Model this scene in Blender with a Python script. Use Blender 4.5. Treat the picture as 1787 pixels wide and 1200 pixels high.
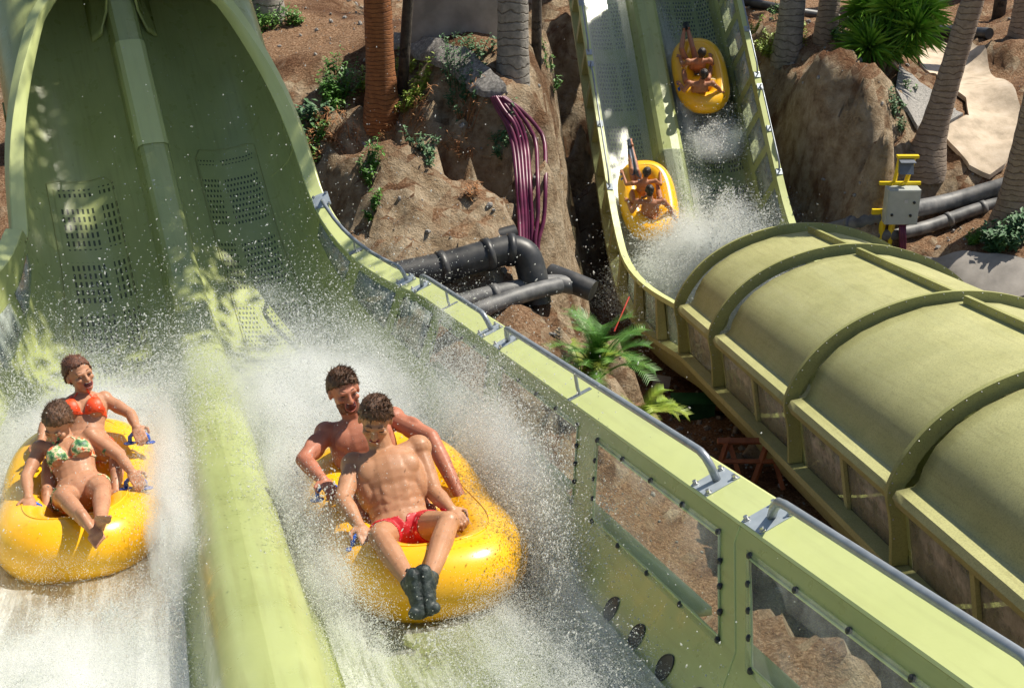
import bpy, bmesh, math, random
import numpy as np
from math import radians, sin, cos, pi, sqrt, degrees, atan2
from mathutils import Vector, Matrix, noise as mn
rnd = random.Random(7); nr = np.random.default_rng(11)
S = bpy.context.scene
for o in list(bpy.data.objects): bpy.data.objects.remove(o)
C = S.collection

# ------------------------------------------------------------ camera, sky, sun, exposure
TH = radians(25.0); F = 2300.0; CX, CY = 893.5, 600.0
cd = bpy.data.cameras.new('camera'); cam = bpy.data.objects.new('camera', cd); C.objects.link(cam)
cd.sensor_width = 36.0; cd.lens = 36.0*F/1787.0; cd.clip_start = 0.05; cd.clip_end = 500
cam.location = (0, 0, 0); cam.rotation_euler = (radians(90)-TH, 0, 0); S.camera = cam
SUN_EL, SUN_AZ = radians(56), radians(62)        # azimuth from +Y (into the picture) towards +X (right)
w = bpy.data.worlds.new("World"); S.world = w; w.use_nodes = True
nt = w.node_tree; sky = nt.nodes.new('ShaderNodeTexSky'); sky.sky_type = 'NISHITA'; sky.sun_disc = False
sky.sun_elevation = SUN_EL; sky.sun_rotation = SUN_AZ
nt.links.new(sky.outputs[0], nt.nodes['Background'].inputs[0]); nt.nodes['Background'].inputs[1].default_value = 0.08
sl = bpy.data.lights.new('sun', 'SUN'); sl.energy = 5.0; sl.angle = radians(0.5); sl.color = (1.0, .93, .80)
so = bpy.data.objects.new('sun', sl); C.objects.link(so)
sd = Vector((sin(SUN_AZ)*cos(SUN_EL), cos(SUN_AZ)*cos(SUN_EL), sin(SUN_EL)))
so.rotation_euler = sd.to_track_quat('Z', 'Y').to_euler(); so.location = (0, 0, 30)
S.view_settings.view_transform = 'Standard'; S.view_settings.look = 'None'
S.view_settings.exposure = 0.46; S.view_settings.gamma = 1.0
S.cycles.max_bounces = 12; S.cycles.transparent_max_bounces = 24; S.cycles.volume_bounces = 12
S.cycles.volume_step_rate = 2.0; S.cycles.volume_max_steps = 128

# ------------------------------------------------------------ camera geometry helpers
fwv = np.array([0, cos(TH), -sin(TH)]); upv = np.array([0, sin(TH), cos(TH)]); rtv = np.array([1., 0, 0])
def U(px, py, d): return rtv*(px-CX)/F*d + upv*(CY-py)/F*d + fwv*d
def UZ(px, py, z):
    r = U(px, py, 1.0); return r*(z/r[2])

# ------------------------------------------------------------ object helpers
def tag(o, label=None, cat=None, group=None, kind=None):
    if label: o['label'] = label
    if cat: o['category'] = cat
    if group: o['group'] = group
    if kind: o['kind'] = kind
    return o
def empty(name, loc=(0, 0, 0), label=None, cat=None, group=None, rz=0):
    o = bpy.data.objects.new(name, None); C.objects.link(o); o.location = loc; o.rotation_euler = (0, 0, rz)
    return tag(o, label, cat, group)
def mesh_obj(name, V, Fc, mat, parent=None, smooth=True, uv=None, mats=None, midx=None):
    me = bpy.data.meshes.new(name)
    me.from_pydata([tuple(map(float, v)) for v in V], [], Fc)
    if mats:
        for m in mats: me.materials.append(m)
    elif mat: me.materials.append(mat)
    if midx is not None: me.polygons.foreach_set('material_index', midx)
    if smooth: me.polygons.foreach_set('use_smooth', [True]*len(me.polygons))
    if uv is not None:
        ul = me.uv_layers.new(name='uv')
        li = np.empty(len(me.loops), dtype=np.int32); me.loops.foreach_get('vertex_index', li)
        ul.data.foreach_set('uv', np.asarray(uv, dtype=np.float32)[li].ravel())
    me.update()
    o = bpy.data.objects.new(name, me); C.objects.link(o)
    if parent: o.parent = parent
    return o
def bm_obj(name, bm, mat, parent=None, smooth=True):
    me = bpy.data.meshes.new(name); bm.to_mesh(me); bm.free()
    if mat: me.materials.append(mat)
    if smooth:
        me.polygons.foreach_set('use_smooth', [True]*len(me.polygons))
    o = bpy.data.objects.new(name, me); C.objects.link(o)
    if parent: o.parent = parent
    return o
def sharp(o, ang=35):
    me = o.data; bm = bmesh.new(); bm.from_mesh(me)
    for e in bm.edges:
        if len(e.link_faces) == 2 and e.calc_face_angle(0) > radians(ang): e.smooth = False
    bm.to_mesh(me); bm.free(); return o
class MB:
    """collects shapes for one mesh"""
    def __init__(s): s.V = []; s.F = []
    def add(s, V, Fc):
        b = len(s.V); s.V += [tuple(map(float, v)) for v in V]; s.F += [tuple(b+i for i in f) for f in Fc]
    def box(s, c, X, Y, Z):
        c, X, Y, Z = [np.array(a, float) for a in (c, X, Y, Z)]
        V = [c+X*i+Y*j+Z*k for i in (-1, 1) for j in (-1, 1) for k in (-1, 1)]
        s.add(V, [(0, 1, 3, 2), (4, 6, 7, 5), (0, 4, 5, 1), (2, 3, 7, 6), (0, 2, 6, 4), (1, 5, 7, 3)])
    def tube(s, pts, rad, n=12, cap=True, closed=False, flat=1.0, upd=None):
        pts = [np.array(p, float) for p in pts]; m = len(pts)
        rad = rad if hasattr(rad, '__len__') else [rad]*m
        b = len(s.V); prev = None
        for i in range(m):
            a = pts[(i+1) % m] if (closed or i < m-1) else pts[i]; c = pts[i-1] if (closed or i > 0) else pts[i]
            t = a-c; t = t/(np.linalg.norm(t)+1e-9)
            if prev is None:
                ref = np.array(upd if upd is not None else ([0, 0, 1] if abs(t[2]) < .9 else [1, 0, 0]), float)
            else: ref = prev
            x = np.cross(t, np.cross(ref, t)); x = x/(np.linalg.norm(x)+1e-9); y = np.cross(t, x); prev = x
            for k in range(n):
                q = 2*pi*k/n; s.V.append(tuple(pts[i]+(x*cos(q)*flat+y*sin(q))*rad[i]))
        for i in range(m if closed else m-1):
            for k in range(n):
                j = (i+1) % m; s.F.append((b+i*n+k, b+i*n+(k+1) % n, b+j*n+(k+1) % n, b+j*n+k))
        if cap and not closed:
            s.F.append(tuple(b+k for k in range(n))[::-1]); s.F.append(tuple(b+(m-1)*n+k for k in range(n)))
    def ellip(s, c, X, Y, Z, nu=16, nv=10):
        c, X, Y, Z = [np.array(a, float) for a in (c, X, Y, Z)]
        b = len(s.V); s.V.append(tuple(c+Z))
        for i in range(1, nv):
            t = pi*i/nv
            for k in range(nu):
                q = 2*pi*k/nu; s.V.append(tuple(c+Z*cos(t)+(X*cos(q)+Y*sin(q))*sin(t)))
        s.V.append(tuple(c-Z)); e = len(s.V)-1
        for k in range(nu):
            s.F.append((b, b+1+k, b+1+(k+1) % nu)); s.F.append((e, e-nu+(k+1) % nu, e-nu+k))
        for i in range(nv-2):
            for k in range(nu):
                p = b+1+i*nu; s.F.append((p+k, p+nu+k, p+nu+(k+1) % nu, p+(k+1) % nu))
    def obj(s, name, mat, parent=None, smooth=True, ang=None):
        o = mesh_obj(name, s.V, s.F, mat, parent, smooth)
        if ang: sharp(o, ang)
        return o

def merge(o, mb, mat):
    # rivets are surface detail of their part: same mesh, second material
    bm = bmesh.new(); bm.from_mesh(o.data); k = len(o.data.materials); o.data.materials.append(mat)
    vs = [bm.verts.new(v) for v in mb.V]
    for f in mb.F:
        q = bm.faces.new([vs[i] for i in f]); q.material_index = k; q.smooth = True
    bm.to_mesh(o.data); bm.free()

# ------------------------------------------------------------ materials
def ramp(nt, fac, cols, pos=None):
    r = nt.nodes.new('ShaderNodeValToRGB'); e = r.color_ramp.elements
    pos = pos or [i/(len(cols)-1) for i in range(len(cols))]
    while len(e) < len(cols): e.new(0.5)
    for i, c in enumerate(cols): e[i].position = pos[i]; e[i].color = (*c[:3], c[3] if len(c) > 3 else 1)
    nt.links.new(fac, r.inputs[0]); return r.outputs[0]
def newmat(name):
    m = bpy.data.materials.new(name); m.use_nodes = True; nt = m.node_tree
    return m, nt, nt.nodes['Principled BSDF'], nt.nodes['Material Output']
def coords(nt, kind, scale=(1, 1, 1)):
    tc = nt.nodes.new('ShaderNodeTexCoord'); mp = nt.nodes.new('ShaderNodeMapping')
    nt.links.new(tc.outputs[kind], mp.inputs[0]); mp.inputs['Scale'].default_value = scale; return mp.outputs[0]
def noise(nt, vec, scale, detail=6, rough=.55, dist=0):
    n = nt.nodes.new('ShaderNodeTexNoise'); n.inputs['Scale'].default_value = scale; n.inputs['Detail'].default_value = detail
    n.inputs['Roughness'].default_value = rough; n.inputs['Distortion'].default_value = dist
    if vec is not None: nt.links.new(vec, n.inputs['Vector'])
    return n.outputs[0]
def math_(nt, op, a, b=None, c=None, clamp=False):
    n = nt.nodes.new('ShaderNodeMath'); n.operation = op; n.use_clamp = clamp
    for i, v in enumerate((a, b, c)):
        if v is None: continue
        if isinstance(v, (int, float)): n.inputs[i].default_value = v
        else: nt.links.new(v, n.inputs[i])
    return n.outputs[0]
def mixc(nt, fac, a, b, mode='MIX'):
    n = nt.nodes.new('ShaderNodeMix'); n.data_type = 'RGBA'; n.blend_type = mode
    for i, v in ((0, fac), (6, a), (7, b)):
        if isinstance(v, (int, float)): n.inputs[i].default_value = v
        elif isinstance(v, tuple): n.inputs[i].default_value = (*v[:3], 1)
        else: nt.links.new(v, n.inputs[i])
    return n.outputs[2]
def bump(nt, h, strength, dist, bs):
    b = nt.nodes.new('ShaderNodeBump'); b.inputs['Strength'].default_value = strength; b.inputs['Distance'].default_value = dist
    nt.links.new(h, b.inputs['Height']); nt.links.new(b.outputs[0], bs.inputs['Normal'])
def simple(name, cols, scale=5, rough=.5, bumps=0, bdist=.01, metal=0, kind='Object', sc=(1, 1, 1), spec=.5, detail=6, pos=None, coat=0):
    m, nt, bs, out = newmat(name); v = coords(nt, kind, sc); n = noise(nt, v, scale, detail)
    nt.links.new(ramp(nt, n, cols, pos or ([.35, .65] if len(cols) == 2 else None)), bs.inputs['Base Color'])
    bs.inputs['Roughness'].default_value = rough; bs.inputs['Metallic'].default_value = metal
    bs.inputs['Specular IOR Level'].default_value = spec; bs.inputs['Coat Weight'].default_value = coat
    if bumps: bump(nt, noise(nt, v, scale*3, 8, .65), bumps, bdist, bs)
    return m
def gelcoat(name, c0, c1, dirt, rough=.3, mottle=0.0):
    m, nt, bs, out = newmat(name)
    v = coords(nt, 'Object'); uvv = coords(nt, 'UV', (1, 1, 1))
    base = ramp(nt, noise(nt, v, 1.3, 4), [c0, c1], [.35, .65])
    st = noise(nt, coords(nt, 'UV', (.6, 9, 1)), 2.0, 5, .6)
    col = mixc(nt, ramp(nt, st, [(0, 0, 0), (.35,)*3], [.5, .75]), base, dirt)
    if mottle:
        sp = noise(nt, v, 55, 3, .8)
        col = mixc(nt, ramp(nt, sp, [(0, 0, 0), (mottle,)*3], [.48, .62]), col, tuple(x*.45 for x in c0))
    nt.links.new(col, bs.inputs['Base Color'])
    nt.links.new(ramp(nt, noise(nt, v, 6, 5), [(rough-.08,)*3, (rough+.18,)*3], [.3, .7]), bs.inputs['Roughness'])
    bump(nt, noise(nt, v, 14, 4), .06, .02, bs)
    bs.inputs['Coat Weight'].default_value = .15; bs.inputs['Coat Roughness'].default_value = .15
    return m
M = {}
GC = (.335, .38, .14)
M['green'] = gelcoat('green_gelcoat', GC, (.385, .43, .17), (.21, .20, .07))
M['green_rim_lit'] = gelcoat('green_rim_lit_gelcoat', (.52, .57, .23), (.56, .61, .26), (.40, .42, .18), .4)  # channel green made paler: sunlight, with some bleaching, put into the colour
M['green_old'] = gelcoat('weathered_green_gelcoat', (.40, .395, .165), (.48, .47, .21), (.22, .19, .07), .5, .5)
M['green_flange'] = gelcoat('green_flange_gelcoat', (.31, .315, .105), (.39, .39, .14), (.14, .12, .04), .5, .4)
def slots(name, nu, nv, groups, lu, lv, skew):
    m, nt, bs, out = newmat(name)
    tc = nt.nodes.new('ShaderNodeTexCoord'); sx = nt.nodes.new('ShaderNodeSeparateXYZ'); nt.links.new(tc.outputs['UV'], sx.inputs[0])
    u, v = sx.outputs[0], sx.outputs[1]       # u along track (m), v across (m)
    row = math_(nt, 'MULTIPLY', u, nu); fr = math_(nt, 'FRACT', row); idx = math_(nt, 'FLOOR', row)
    off = math_(nt, 'MULTIPLY', math_(nt, 'MODULO', idx, 2), skew)
    colu = math_(nt, 'ADD', math_(nt, 'MULTIPLY', v, nv), off); fc = math_(nt, 'FRACT', colu)
    a = math_(nt, 'LESS_THAN', math_(nt, 'ABSOLUTE', math_(nt, 'SUBTRACT', fr, .5)), lu)
    b = math_(nt, 'LESS_THAN', math_(nt, 'ABSOLUTE', math_(nt, 'SUBTRACT', fc, .5)), lv)
    g = math_(nt, 'LESS_THAN', math_(nt, 'FRACT', math_(nt, 'MULTIPLY', u, groups)), .78)
    g2 = math_(nt, 'GREATER_THAN', math_(nt, 'ABSOLUTE', math_(nt, 'SUBTRACT', math_(nt, 'FRACT', math_(nt, 'MULTIPLY', v, 2.0)), .5)), .08)
    k = math_(nt, 'MULTIPLY', math_(nt, 'MULTIPLY', a, b), math_(nt, 'MULTIPLY', g, g2))
    base = ramp(nt, noise(nt, coords(nt, 'Object'), 3, 4), [GC, (.385, .43, .17)], [.35, .65])
    nt.links.new(mixc(nt, k, base, (.05, .065, .03)), bs.inputs['Base Color']); bs.inputs['Roughness'].default_value = .35
    return m
M['slots'] = slots('slotted_drain_gelcoat', 9.0, 17.0, 1.35, .33, .22, 0.0)
M['perfs'] = slots('perforated_drain_gelcoat', 13.0, 24.0, 1.1, .24, .25, .5)
M['mesh2'] = slots('fine_perforated_gelcoat', 9.0, 16.0, .6, .3, .28, .5)
def clear(name, tint, haze, hz=(.8, .85, .8), dirt=0.0):
    m, nt, bs, out = newmat(name)
    tr = nt.nodes.new('ShaderNodeBsdfTransparent'); tr.inputs[0].default_value = (*tint, 1)
    bs.inputs['Base Color'].default_value = (*hz, 1); bs.inputs['Roughness'].default_value = .12
    n = noise(nt, coords(nt, 'Object'), 5, 8, .7)
    f = ramp(nt, n, [(haze*.5,)*3, (min(1, haze*1.8+dirt),)*3], [.35, .7])
    mx = nt.nodes.new('ShaderNodeMixShader'); nt.links.new(f, mx.inputs[0])
    nt.links.new(tr.outputs[0], mx.inputs[1]); nt.links.new(bs.outputs[0], mx.inputs[2]); nt.links.new(mx.outputs[0], out.inputs[0]); return m
M['pane'] = clear('clear_polycarbonate', (.92, .94, .9), .07)
M['pane_wet'] = clear('misted_polycarbonate', (.85, .9, .85), .42, (.5, .55, .5))
M['pane_far'] = clear('painted_reflection_polycarbonate', (.85, .85, .8), .52, (.50, .46, .38))  # grey-tan haze colour stands in for light reflected in the panes
M['steel'] = simple('galvanised_grey_paint', [(.22, .25, .28), (.30, .33, .36)], 12, .38, .1, .003, metal=.35)
M['plate'] = simple('plate_grey_paint', [(.33, .38, .42), (.42, .47, .51)], 10, .4, .1, .002, metal=.2)
M['bolt'] = simple('bright_steel', [(.45, .45, .45), (.6, .6, .58)], 20, .3, metal=.9)
M['darkbolt'] = simple('black_rubber', [(.012, .013, .012), (.03, .03, .03)], 20, .5)
M['raft'] = simple('yellow_vinyl', [(.86, .43, .006), (.90, .50, .010)], 2.2, .28, .05, .02, coat=.4)
M['handle'] = simple('blue_webbing', [(.01, .07, .42), (.02, .12, .55)], 20, .4)
def skin(name, c0, c1):
    m, nt, bs, out = newmat(name); v = coords(nt, 'Object')
    col = ramp(nt, noise(nt, v, 7, 6, .6), [c0, c1], [.3, .7])
    sp = ramp(nt, noise(nt, v, 160, 2, .5), [(0, 0, 0), (.6,)*3], [.70, .74])
    nt.links.new(mixc(nt, sp, col, (.85, .8, .74)), bs.inputs['Base Color'])
    nt.links.new(ramp(nt, noise(nt, v, 30, 4), [(.42,)*3, (.70,)*3], [.35, .65]), bs.inputs['Roughness'])
    bs.inputs['Subsurface Weight'].default_value = .12; bs.inputs['Subsurface Radius'].default_value = (.012, .005, .003)
    bs.inputs['Subsurface Scale'].default_value = 1.0
    bump(nt, noise(nt, v, 60, 5, .6), .12, .003, bs); bs.inputs['Coat Weight'].default_value = .04; bs.inputs['Coat Roughness'].default_value = .3; bs.inputs['Specular IOR Level'].default_value = .38
    return m
M['skin_tan'] = skin('tanned_skin', (.36, .17, .085), (.47, .24, .13))
M['skin_red'] = skin('flushed_skin', (.36, .125, .07), (.46, .18, .105))
M['skin_fair'] = skin('light_tanned_skin', (.38, .175, .095), (.48, .245, .14))
M['skin_far'] = skin('sun_browned_skin', (.33, .13, .065), (.42, .18, .09))
M['hair_dark'] = simple('dark_wet_hair', [(.012, .008, .006), (.04, .022, .014)], 60, .4, .8, .01, sc=(1, 1, .2))
M['hair_brown'] = simple('brown_wet_hair', [(.05, .024, .012), (.17, .08, .038)], 60, .4, .8, .01, sc=(1, 1, .2))
M['hair_auburn'] = simple('auburn_wet_hair', [(.07, .022, .010), (.17, .06, .025)], 60, .4, .8, .01, sc=(1, 1, .2))
M['beard'] = simple('short_brown_beard', [(.10, .03, .015), (.20, .07, .035)], 90, .6, .6, .006)
M['mouth'] = simple('open_mouth', [(.06, .008, .008), (.12, .015, .015)], 30, .4)
M['teeth'] = simple('teeth', [(.6, .56, .48), (.75, .7, .62)], 20, .3)
M['lips'] = simple('lips', [(.36, .09, .07), (.45, .14, .10)], 30, .4)
M['eye'] = simple('eye_line', [(.03, .012, .008), (.07, .03, .02)], 30, .4)
M['shorts'] = simple('red_patterned_swim_fabric', [(.42, .004, .012), (.55, .012, .02), (.75, .35, .33)], 38, .55, pos=[.3, .6, .68])
M['bikini_o'] = simple('orange_red_swim_fabric', [(.75, .055, .012), (.85, .09, .02)], 8, .5)
M['bikini_p'] = simple('green_floral_swim_fabric', [(.03, .11, .055), (.12, .30, .10), (.75, .65, .42), (.80, .13, .03)], 16, .5, pos=[.38, .46, .54, .6])
M['dark_swim'] = simple('dark_swim_fabric', [(.03, .04, .06), (.10, .12, .16)], 12, .5)
M['shoe'] = simple('dark_water_shoe_rubber', [(.012, .02, .02), (.05, .065, .06)], 40, .5, .5, .004)
M['strap'] = simple('red_braided_cord', [(.4, .02, .01), (.55, .04, .02)], 40, .6)
def soil(name):
    m, nt, bs, out = newmat(name); v = coords(nt, 'Object')
    geo = nt.nodes.new('ShaderNodeNewGeometry'); sx = nt.nodes.new('ShaderNodeSeparateXYZ'); nt.links.new(geo.outputs['True Normal'], sx.inputs[0])
    big = noise(nt, v, .45, 5, .6, .5); mid = noise(nt, v, 3.2, 8, .7); fine = noise(nt, v, 26, 6, .75)
    vor = nt.nodes.new('ShaderNodeTexVoronoi'); vor.inputs['Scale'].default_value = 22; nt.links.new(v, vor.inputs['Vector'])
    top = ramp(nt, fine, [(.08, .038, .018), (.23, .125, .065), (.40, .25, .15), (.60, .45, .31)], [.28, .44, .56, .70])
    red = ramp(nt, fine, [(.045, .020, .010), (.14, .065, .032), (.28, .15, .08)], [.32, .5, .7])
    tcol = mixc(nt, ramp(nt, big, [(0, 0, 0), (1, 1, 1)], [.50, .62]), top, red)
    cl = ramp(nt, mid, [(.18, .115, .065), (.40, .295, .19), (.54, .43, .30), (.64, .54, .40)], [.3, .45, .6, .75])
    cl = mixc(nt, ramp(nt, noise(nt, coords(nt, 'Object', (1, 1, .45)), 1.1, 5, .6), [(0, 0, 0), (.85,)*3], [.52, .62]), cl, (.15, .070, .032))
    k = ramp(nt, sx.outputs[2], [(1, 1, 1), (0, 0, 0)], [.62, .85])
    col = mixc(nt, k, tcol, cl)
    st = ramp(nt, vor.outputs['Distance'], [(.7,)*3, (0, 0, 0)], [.05, .25]); st2 = ramp(nt, mid, [(0, 0, 0), (1, 1, 1)], [.5, .62])
    col = mixc(nt, math_(nt, 'MULTIPLY', st, st2), col, (.42, .33, .24))
    nt.links.new(col, bs.inputs['Base Color']); bs.inputs['Roughness'].default_value = .95; bs.inputs['Specular IOR Level'].default_value = .15
    crk = nt.nodes.new('ShaderNodeTexVoronoi'); crk.feature = 'DISTANCE_TO_EDGE'; crk.inputs['Scale'].default_value = 1.7; nt.links.new(mixc(nt, .25, v, nt.nodes.new('ShaderNodeTexNoise').outputs[1]), crk.inputs['Vector'])
    hh = math_(nt, 'ADD', math_(nt, 'MULTIPLY', mid, 2.6), math_(nt, 'ADD', math_(nt, 'MULTIPLY', fine, .8), math_(nt, 'MULTIPLY', crk.outputs['Distance'], .8)))
    bump(nt, hh, 1.0, .09, bs); return m
M['soil'] = soil('dry_soil')
M['rubble'] = simple('grey_rubble', [(.18, .17, .16), (.30, .28, .26), (.55, .52, .48)], 20, .9, 1, .05, pos=[.3, .5, .7])
M['path'] = simple('pale_screed', [(.36, .29, .21), (.52, .42, .31), (.60, .50, .39)], 3.5, .9, .5, .02, pos=[.3, .5, .7])
M['path2'] = simple('grey_gravel_screed', [(.16, .155, .145), (.30, .285, .265), (.42, .40, .37)], 30, .95, .7, .02, pos=[.3, .5, .7])
M['concrete'] = simple('grey_concrete', [(.22, .20, .18), (.34, .31, .28)], 2.5, .85, .4, .01)
M['pipe'] = simple('black_polyethylene', [(.012, .013, .015), (.035, .036, .038), (.10, .095, .088)], 3, .45, .15, .01, pos=[.3, .5, .75])
M['pipe_dusty'] = simple('dusty_black_polyethylene', [(.05, .052, .055), (.13, .13, .13), (.22, .21, .20)], 5, .55, .2, .01, pos=[.3, .5, .75])
M['hose'] = simple('purple_hose', [(.085, .008, .035), (.15, .016, .06)], 6, .4)
M['leaf'] = simple('green_leaf', [(.035, .12, .012), (.08, .21, .025), (.16, .30, .045)], 3, .5, pos=[.3, .5, .7])
M['leaf_s'] = simple('spiky_green_leaf', [(.05, .15, .012), (.12, .27, .025), (.22, .38, .05)], 3, .45, pos=[.3, .5, .7])
M['leaf_y'] = simple('yellow_green_leaf', [(.10, .20, .015), (.24, .33, .03), (.34, .38, .06)], 3, .5, pos=[.3, .5, .7])
M['leaf_b'] = simple('blue_green_leaf', [(.03, .09, .035), (.07, .16, .06), (.14, .24, .11)], 3, .6, pos=[.3, .5, .7])
M['dry'] = simple('dry_grass', [(.20, .075, .025), (.36, .16, .06), (.45, .26, .11)], 3, .8, pos=[.3, .5, .7])
M['yellow'] = simple('yellow_paint', [(.75, .52, .01), (.85, .62, .015)], 6, .4)
M['cabinet'] = simple('grey_enclosure_paint', [(.38, .40, .37), (.44, .46, .43)], 6, .45)
M['screen'] = simple('dark_grey_plastic', [(.10, .12, .15), (.16, .18, .22)], 6, .4)
M['wood'] = simple('reddish_timber', [(.16, .045, .015), (.30, .10, .035)], 6, .7, .4, .01, sc=(1, 1, .2))
M['paintgreen'] = simple('dark_green_paint', [(.015, .09, .035), (.03, .14, .055)], 5, .5)
M['white'] = simple('pale_sheet', [(.42, .42, .42), (.55, .55, .54)], 5, .7)
M['copper'] = simple('dark_cable', [(.02, .02, .02), (.06, .05, .05)], 5, .6)
def trunkmat(name, c0, c1, ring, rs=7):
    m, nt, bs, out = newmat(name); tc = nt.nodes.new('ShaderNodeTexCoord'); sx = nt.nodes.new('ShaderNodeSeparateXYZ'); nt.links.new(tc.outputs['UV'], sx.inputs[0])
    v = coords(nt, 'Object'); n = noise(nt, v, 9, 6, .7)
    a = math_(nt, 'FRACT', math_(nt, 'ADD', math_(nt, 'MULTIPLY', sx.outputs[1], rs), math_(nt, 'MULTIPLY', noise(nt, v, 2.2, 4), 2.6)))
    k = ramp(nt, a, [(1, 1, 1), (0, 0, 0), (0, 0, 0), (.7,)*3], [0, .14, .88, 1])
    col = ramp(nt, n, [c0, c1], [.3, .7]); col = mixc(nt, k, col, ring)
    nt.links.new(col, bs.inputs['Base Color']); bs.inputs['Roughness'].default_value = .9
    bump(nt, math_(nt, 'SUBTRACT', n, k), .6, .03, bs); return m
M['trunk_grey'] = trunkmat('grey_palm_bark', (.17, .155, .135), (.36, .33, .29), (.09, .075, .06))
M['trunk_brown'] = trunkmat('tan_palm_bark', (.20, .15, .11), (.34, .27, .21), (.11, .075, .05), 9)
M['trunk_orange'] = trunkmat('orange_palm_bark', (.21, .075, .025), (.38, .15, .05), (.12, .04, .014), 14)
M['trunk_dark'] = trunkmat('dark_bark', (.03, .025, .02), (.10, .08, .06), (.02, .015, .01))

# ------------------------------------------------------------ track paths
def make_path(az0, el0, w0, h0, segs, ds=.1, s0=.4):
    def fr(az, el):
        a, e = radians(az), radians(el)
        T = np.array([sin(a)*cos(e), cos(a)*cos(e), sin(e)]); L = np.cross(T, [0, 0, 1.]); L /= np.linalg.norm(L)
        return T, L, np.cross(L, T)
    T, L, N = fr(az0, el0); p = L*w0-N*h0+T*s0; out = []; s = s0; ps, pa, pe = s0, az0, el0; i = 0
    while s <= segs[-1][0]+1e-6:
        while s > segs[i][0]+1e-9 and i < len(segs)-1: ps, pa, pe = segs[i]; i += 1
        f = min(1, (s-ps)/(segs[i][0]-ps)); f = f*f*(3-2*f); T, L, N = fr(pa+(segs[i][1]-pa)*f, pe+(segs[i][2]-pe)*f)
        out.append((s, p.copy(), T, L, N)); p = p+T*ds; s += ds
    ss = np.array([o[0] for o in out])
    def at(s):
        k = int(np.clip(np.searchsorted(ss, s)-1, 0, len(out)-2)); a, b = out[k], out[k+1]; t = (s-a[0])/(b[0]-a[0])
        f = [a[j]*(1-t)+b[j]*t for j in range(1, 5)]
        for j in (1, 2, 3): f[j] = f[j]/np.linalg.norm(f[j])
        return f
    return at
P1 = make_path(-15.7, -14, .25, 2.6, [(12.5, -15.7, -14), (17, -22, 38), (30, -24, 38)])
P2 = make_path(-7, -11.2, 7.43, 4.76, [(21.3, -7, -11.2), (26, -7, 38), (36, -7, 38)])
def shr(P, s, n):
    # the upright members of the near walls stand plumb-ish, leaning down-track at the foot
    return s if P is not P1 else s+.95*(max(.05, min(.42, n))-.42)*(1-sm((s-10)/3))
def W(P, s, w, n):
    p, T, L, N = P(shr(P, s, n)); return p+L*w+N*n
def loft(name, mat, P, stations, prof, parent, skip=None, thick=0, closed=False, mats=None, fm=None):
    V = []; uv = []; Fc = []; mi = []; n = None
    for s in stations:
        pr = prof(s); n = len(pr); p, T, L, N = P(s); acc = 0
        for j, (a, b) in enumerate(pr):
            V.append(W(P, s, a, b))
            if j: acc += math.hypot(a-pr[j-1][0], b-pr[j-1][1])
            uv.append((s, acc))
    nn = n if closed else n-1
    for i in range(len(stations)-1):
        for j in range(nn):
            if skip and skip(.5*(stations[i]+stations[i+1]), j): continue
            k = (j+1) % n; Fc.append((i*n+j, i*n+k, (i+1)*n+k, (i+1)*n+j))
            if fm: mi.append(fm(.5*(stations[i]+stations[i+1]), j))
    o = mesh_obj(name, V, Fc, mat, parent, True, uv, mats, mi if fm else None)
    sharp(o, 32)
    if thick:
        md = o.modifiers.new('shell', 'SOLIDIFY'); md.thickness = thick; md.offset = -1 if thick > 0 else 1; md.thickness = abs(thick)
    return o
def stations(a, b, step, extra=()):
    s = list(np.arange(a, b+1e-6, step)); s += [e for e in extra if a < e < b]; s = sorted(s); out = [s[0]]
    for x in s[1:]:
        if x-out[-1] > 1e-3: out.append(x)
    return out
def lerp(a, b, t): return a+(b-a)*t
def sm(t): t = max(0, min(1, t)); return t*t*(3-2*t)

# ============================================================ NEAR SLIDE
slide1 = empty('water_slide', W(P1, 8, 0, -.6), 'large lime green twin-lane water slide with a long handrail, carrying the two nearest rafts', 'water slide')
slide1.location = (0, 0, 0)
NEAR = [(0, .045), (.12, .034), (.20, -.008), (.26, -.095), (.298, -.28), (.38, -.45), (.6, -.5), (1.0, -.51), (1.45, -.5), (1.7, -.44), (1.82, -.30), (1.87, -.18), (1.97, .05), (2.13, .40)]
CR = (.87, .16, .72)
def a_end(s):
    return 105+sm((s-15.7)/4.3)*86+sm((s-18.5)/.8)*38*(1-sm((s-15.7)/4.3)*.6)
def circ(phi): return (CR[0]+CR[2]*sin(radians(phi)), CR[1]-CR[2]*cos(radians(phi)))
def half1(s):
    t = sm((s-12.6)/3.6)
    D = [(0, .03), (.12, .02), (.165, -.02), (.19, -.12), (.215, -.27), circ(-42), circ(-25), circ(-3), circ(22), circ(43), circ(60), circ(72), circ(84), circ(96)]
    r = [(lerp(a[0], b[0], t), lerp(a[1], b[1], t)) for a, b in zip(NEAR, D)]
    last = r[-1]; ae = a_end(s)
    for k in range(1, 7):
        nb = (lerp(2.13, 2.17, k/6), lerp(.40, .49, k/6)); db = circ(lerp(96, ae, k/6)); r.append((lerp(nb[0], db[0], t), lerp(nb[1], db[1], t)))
    return r
PANES = [(1.3, 3.15), (3.42, 5.20), (5.54, 7.32), (7.71, 9.57), (10.02, 11.83), (12.2, 13.3), (13.6, 14.5), (14.8, 15.6)]
ext = [x for p in PANES for x in p]
st1 = stations(.6, 29.8, .25, ext)
def inpane(s, L=PANES): return any(a < s < b for a, b in L)
LX = lambda s: 0.42*sm((s-12.9)/1.2)*(1-sm((s-15.55)/.25))      # taller wall piece on the left at the dip
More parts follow.
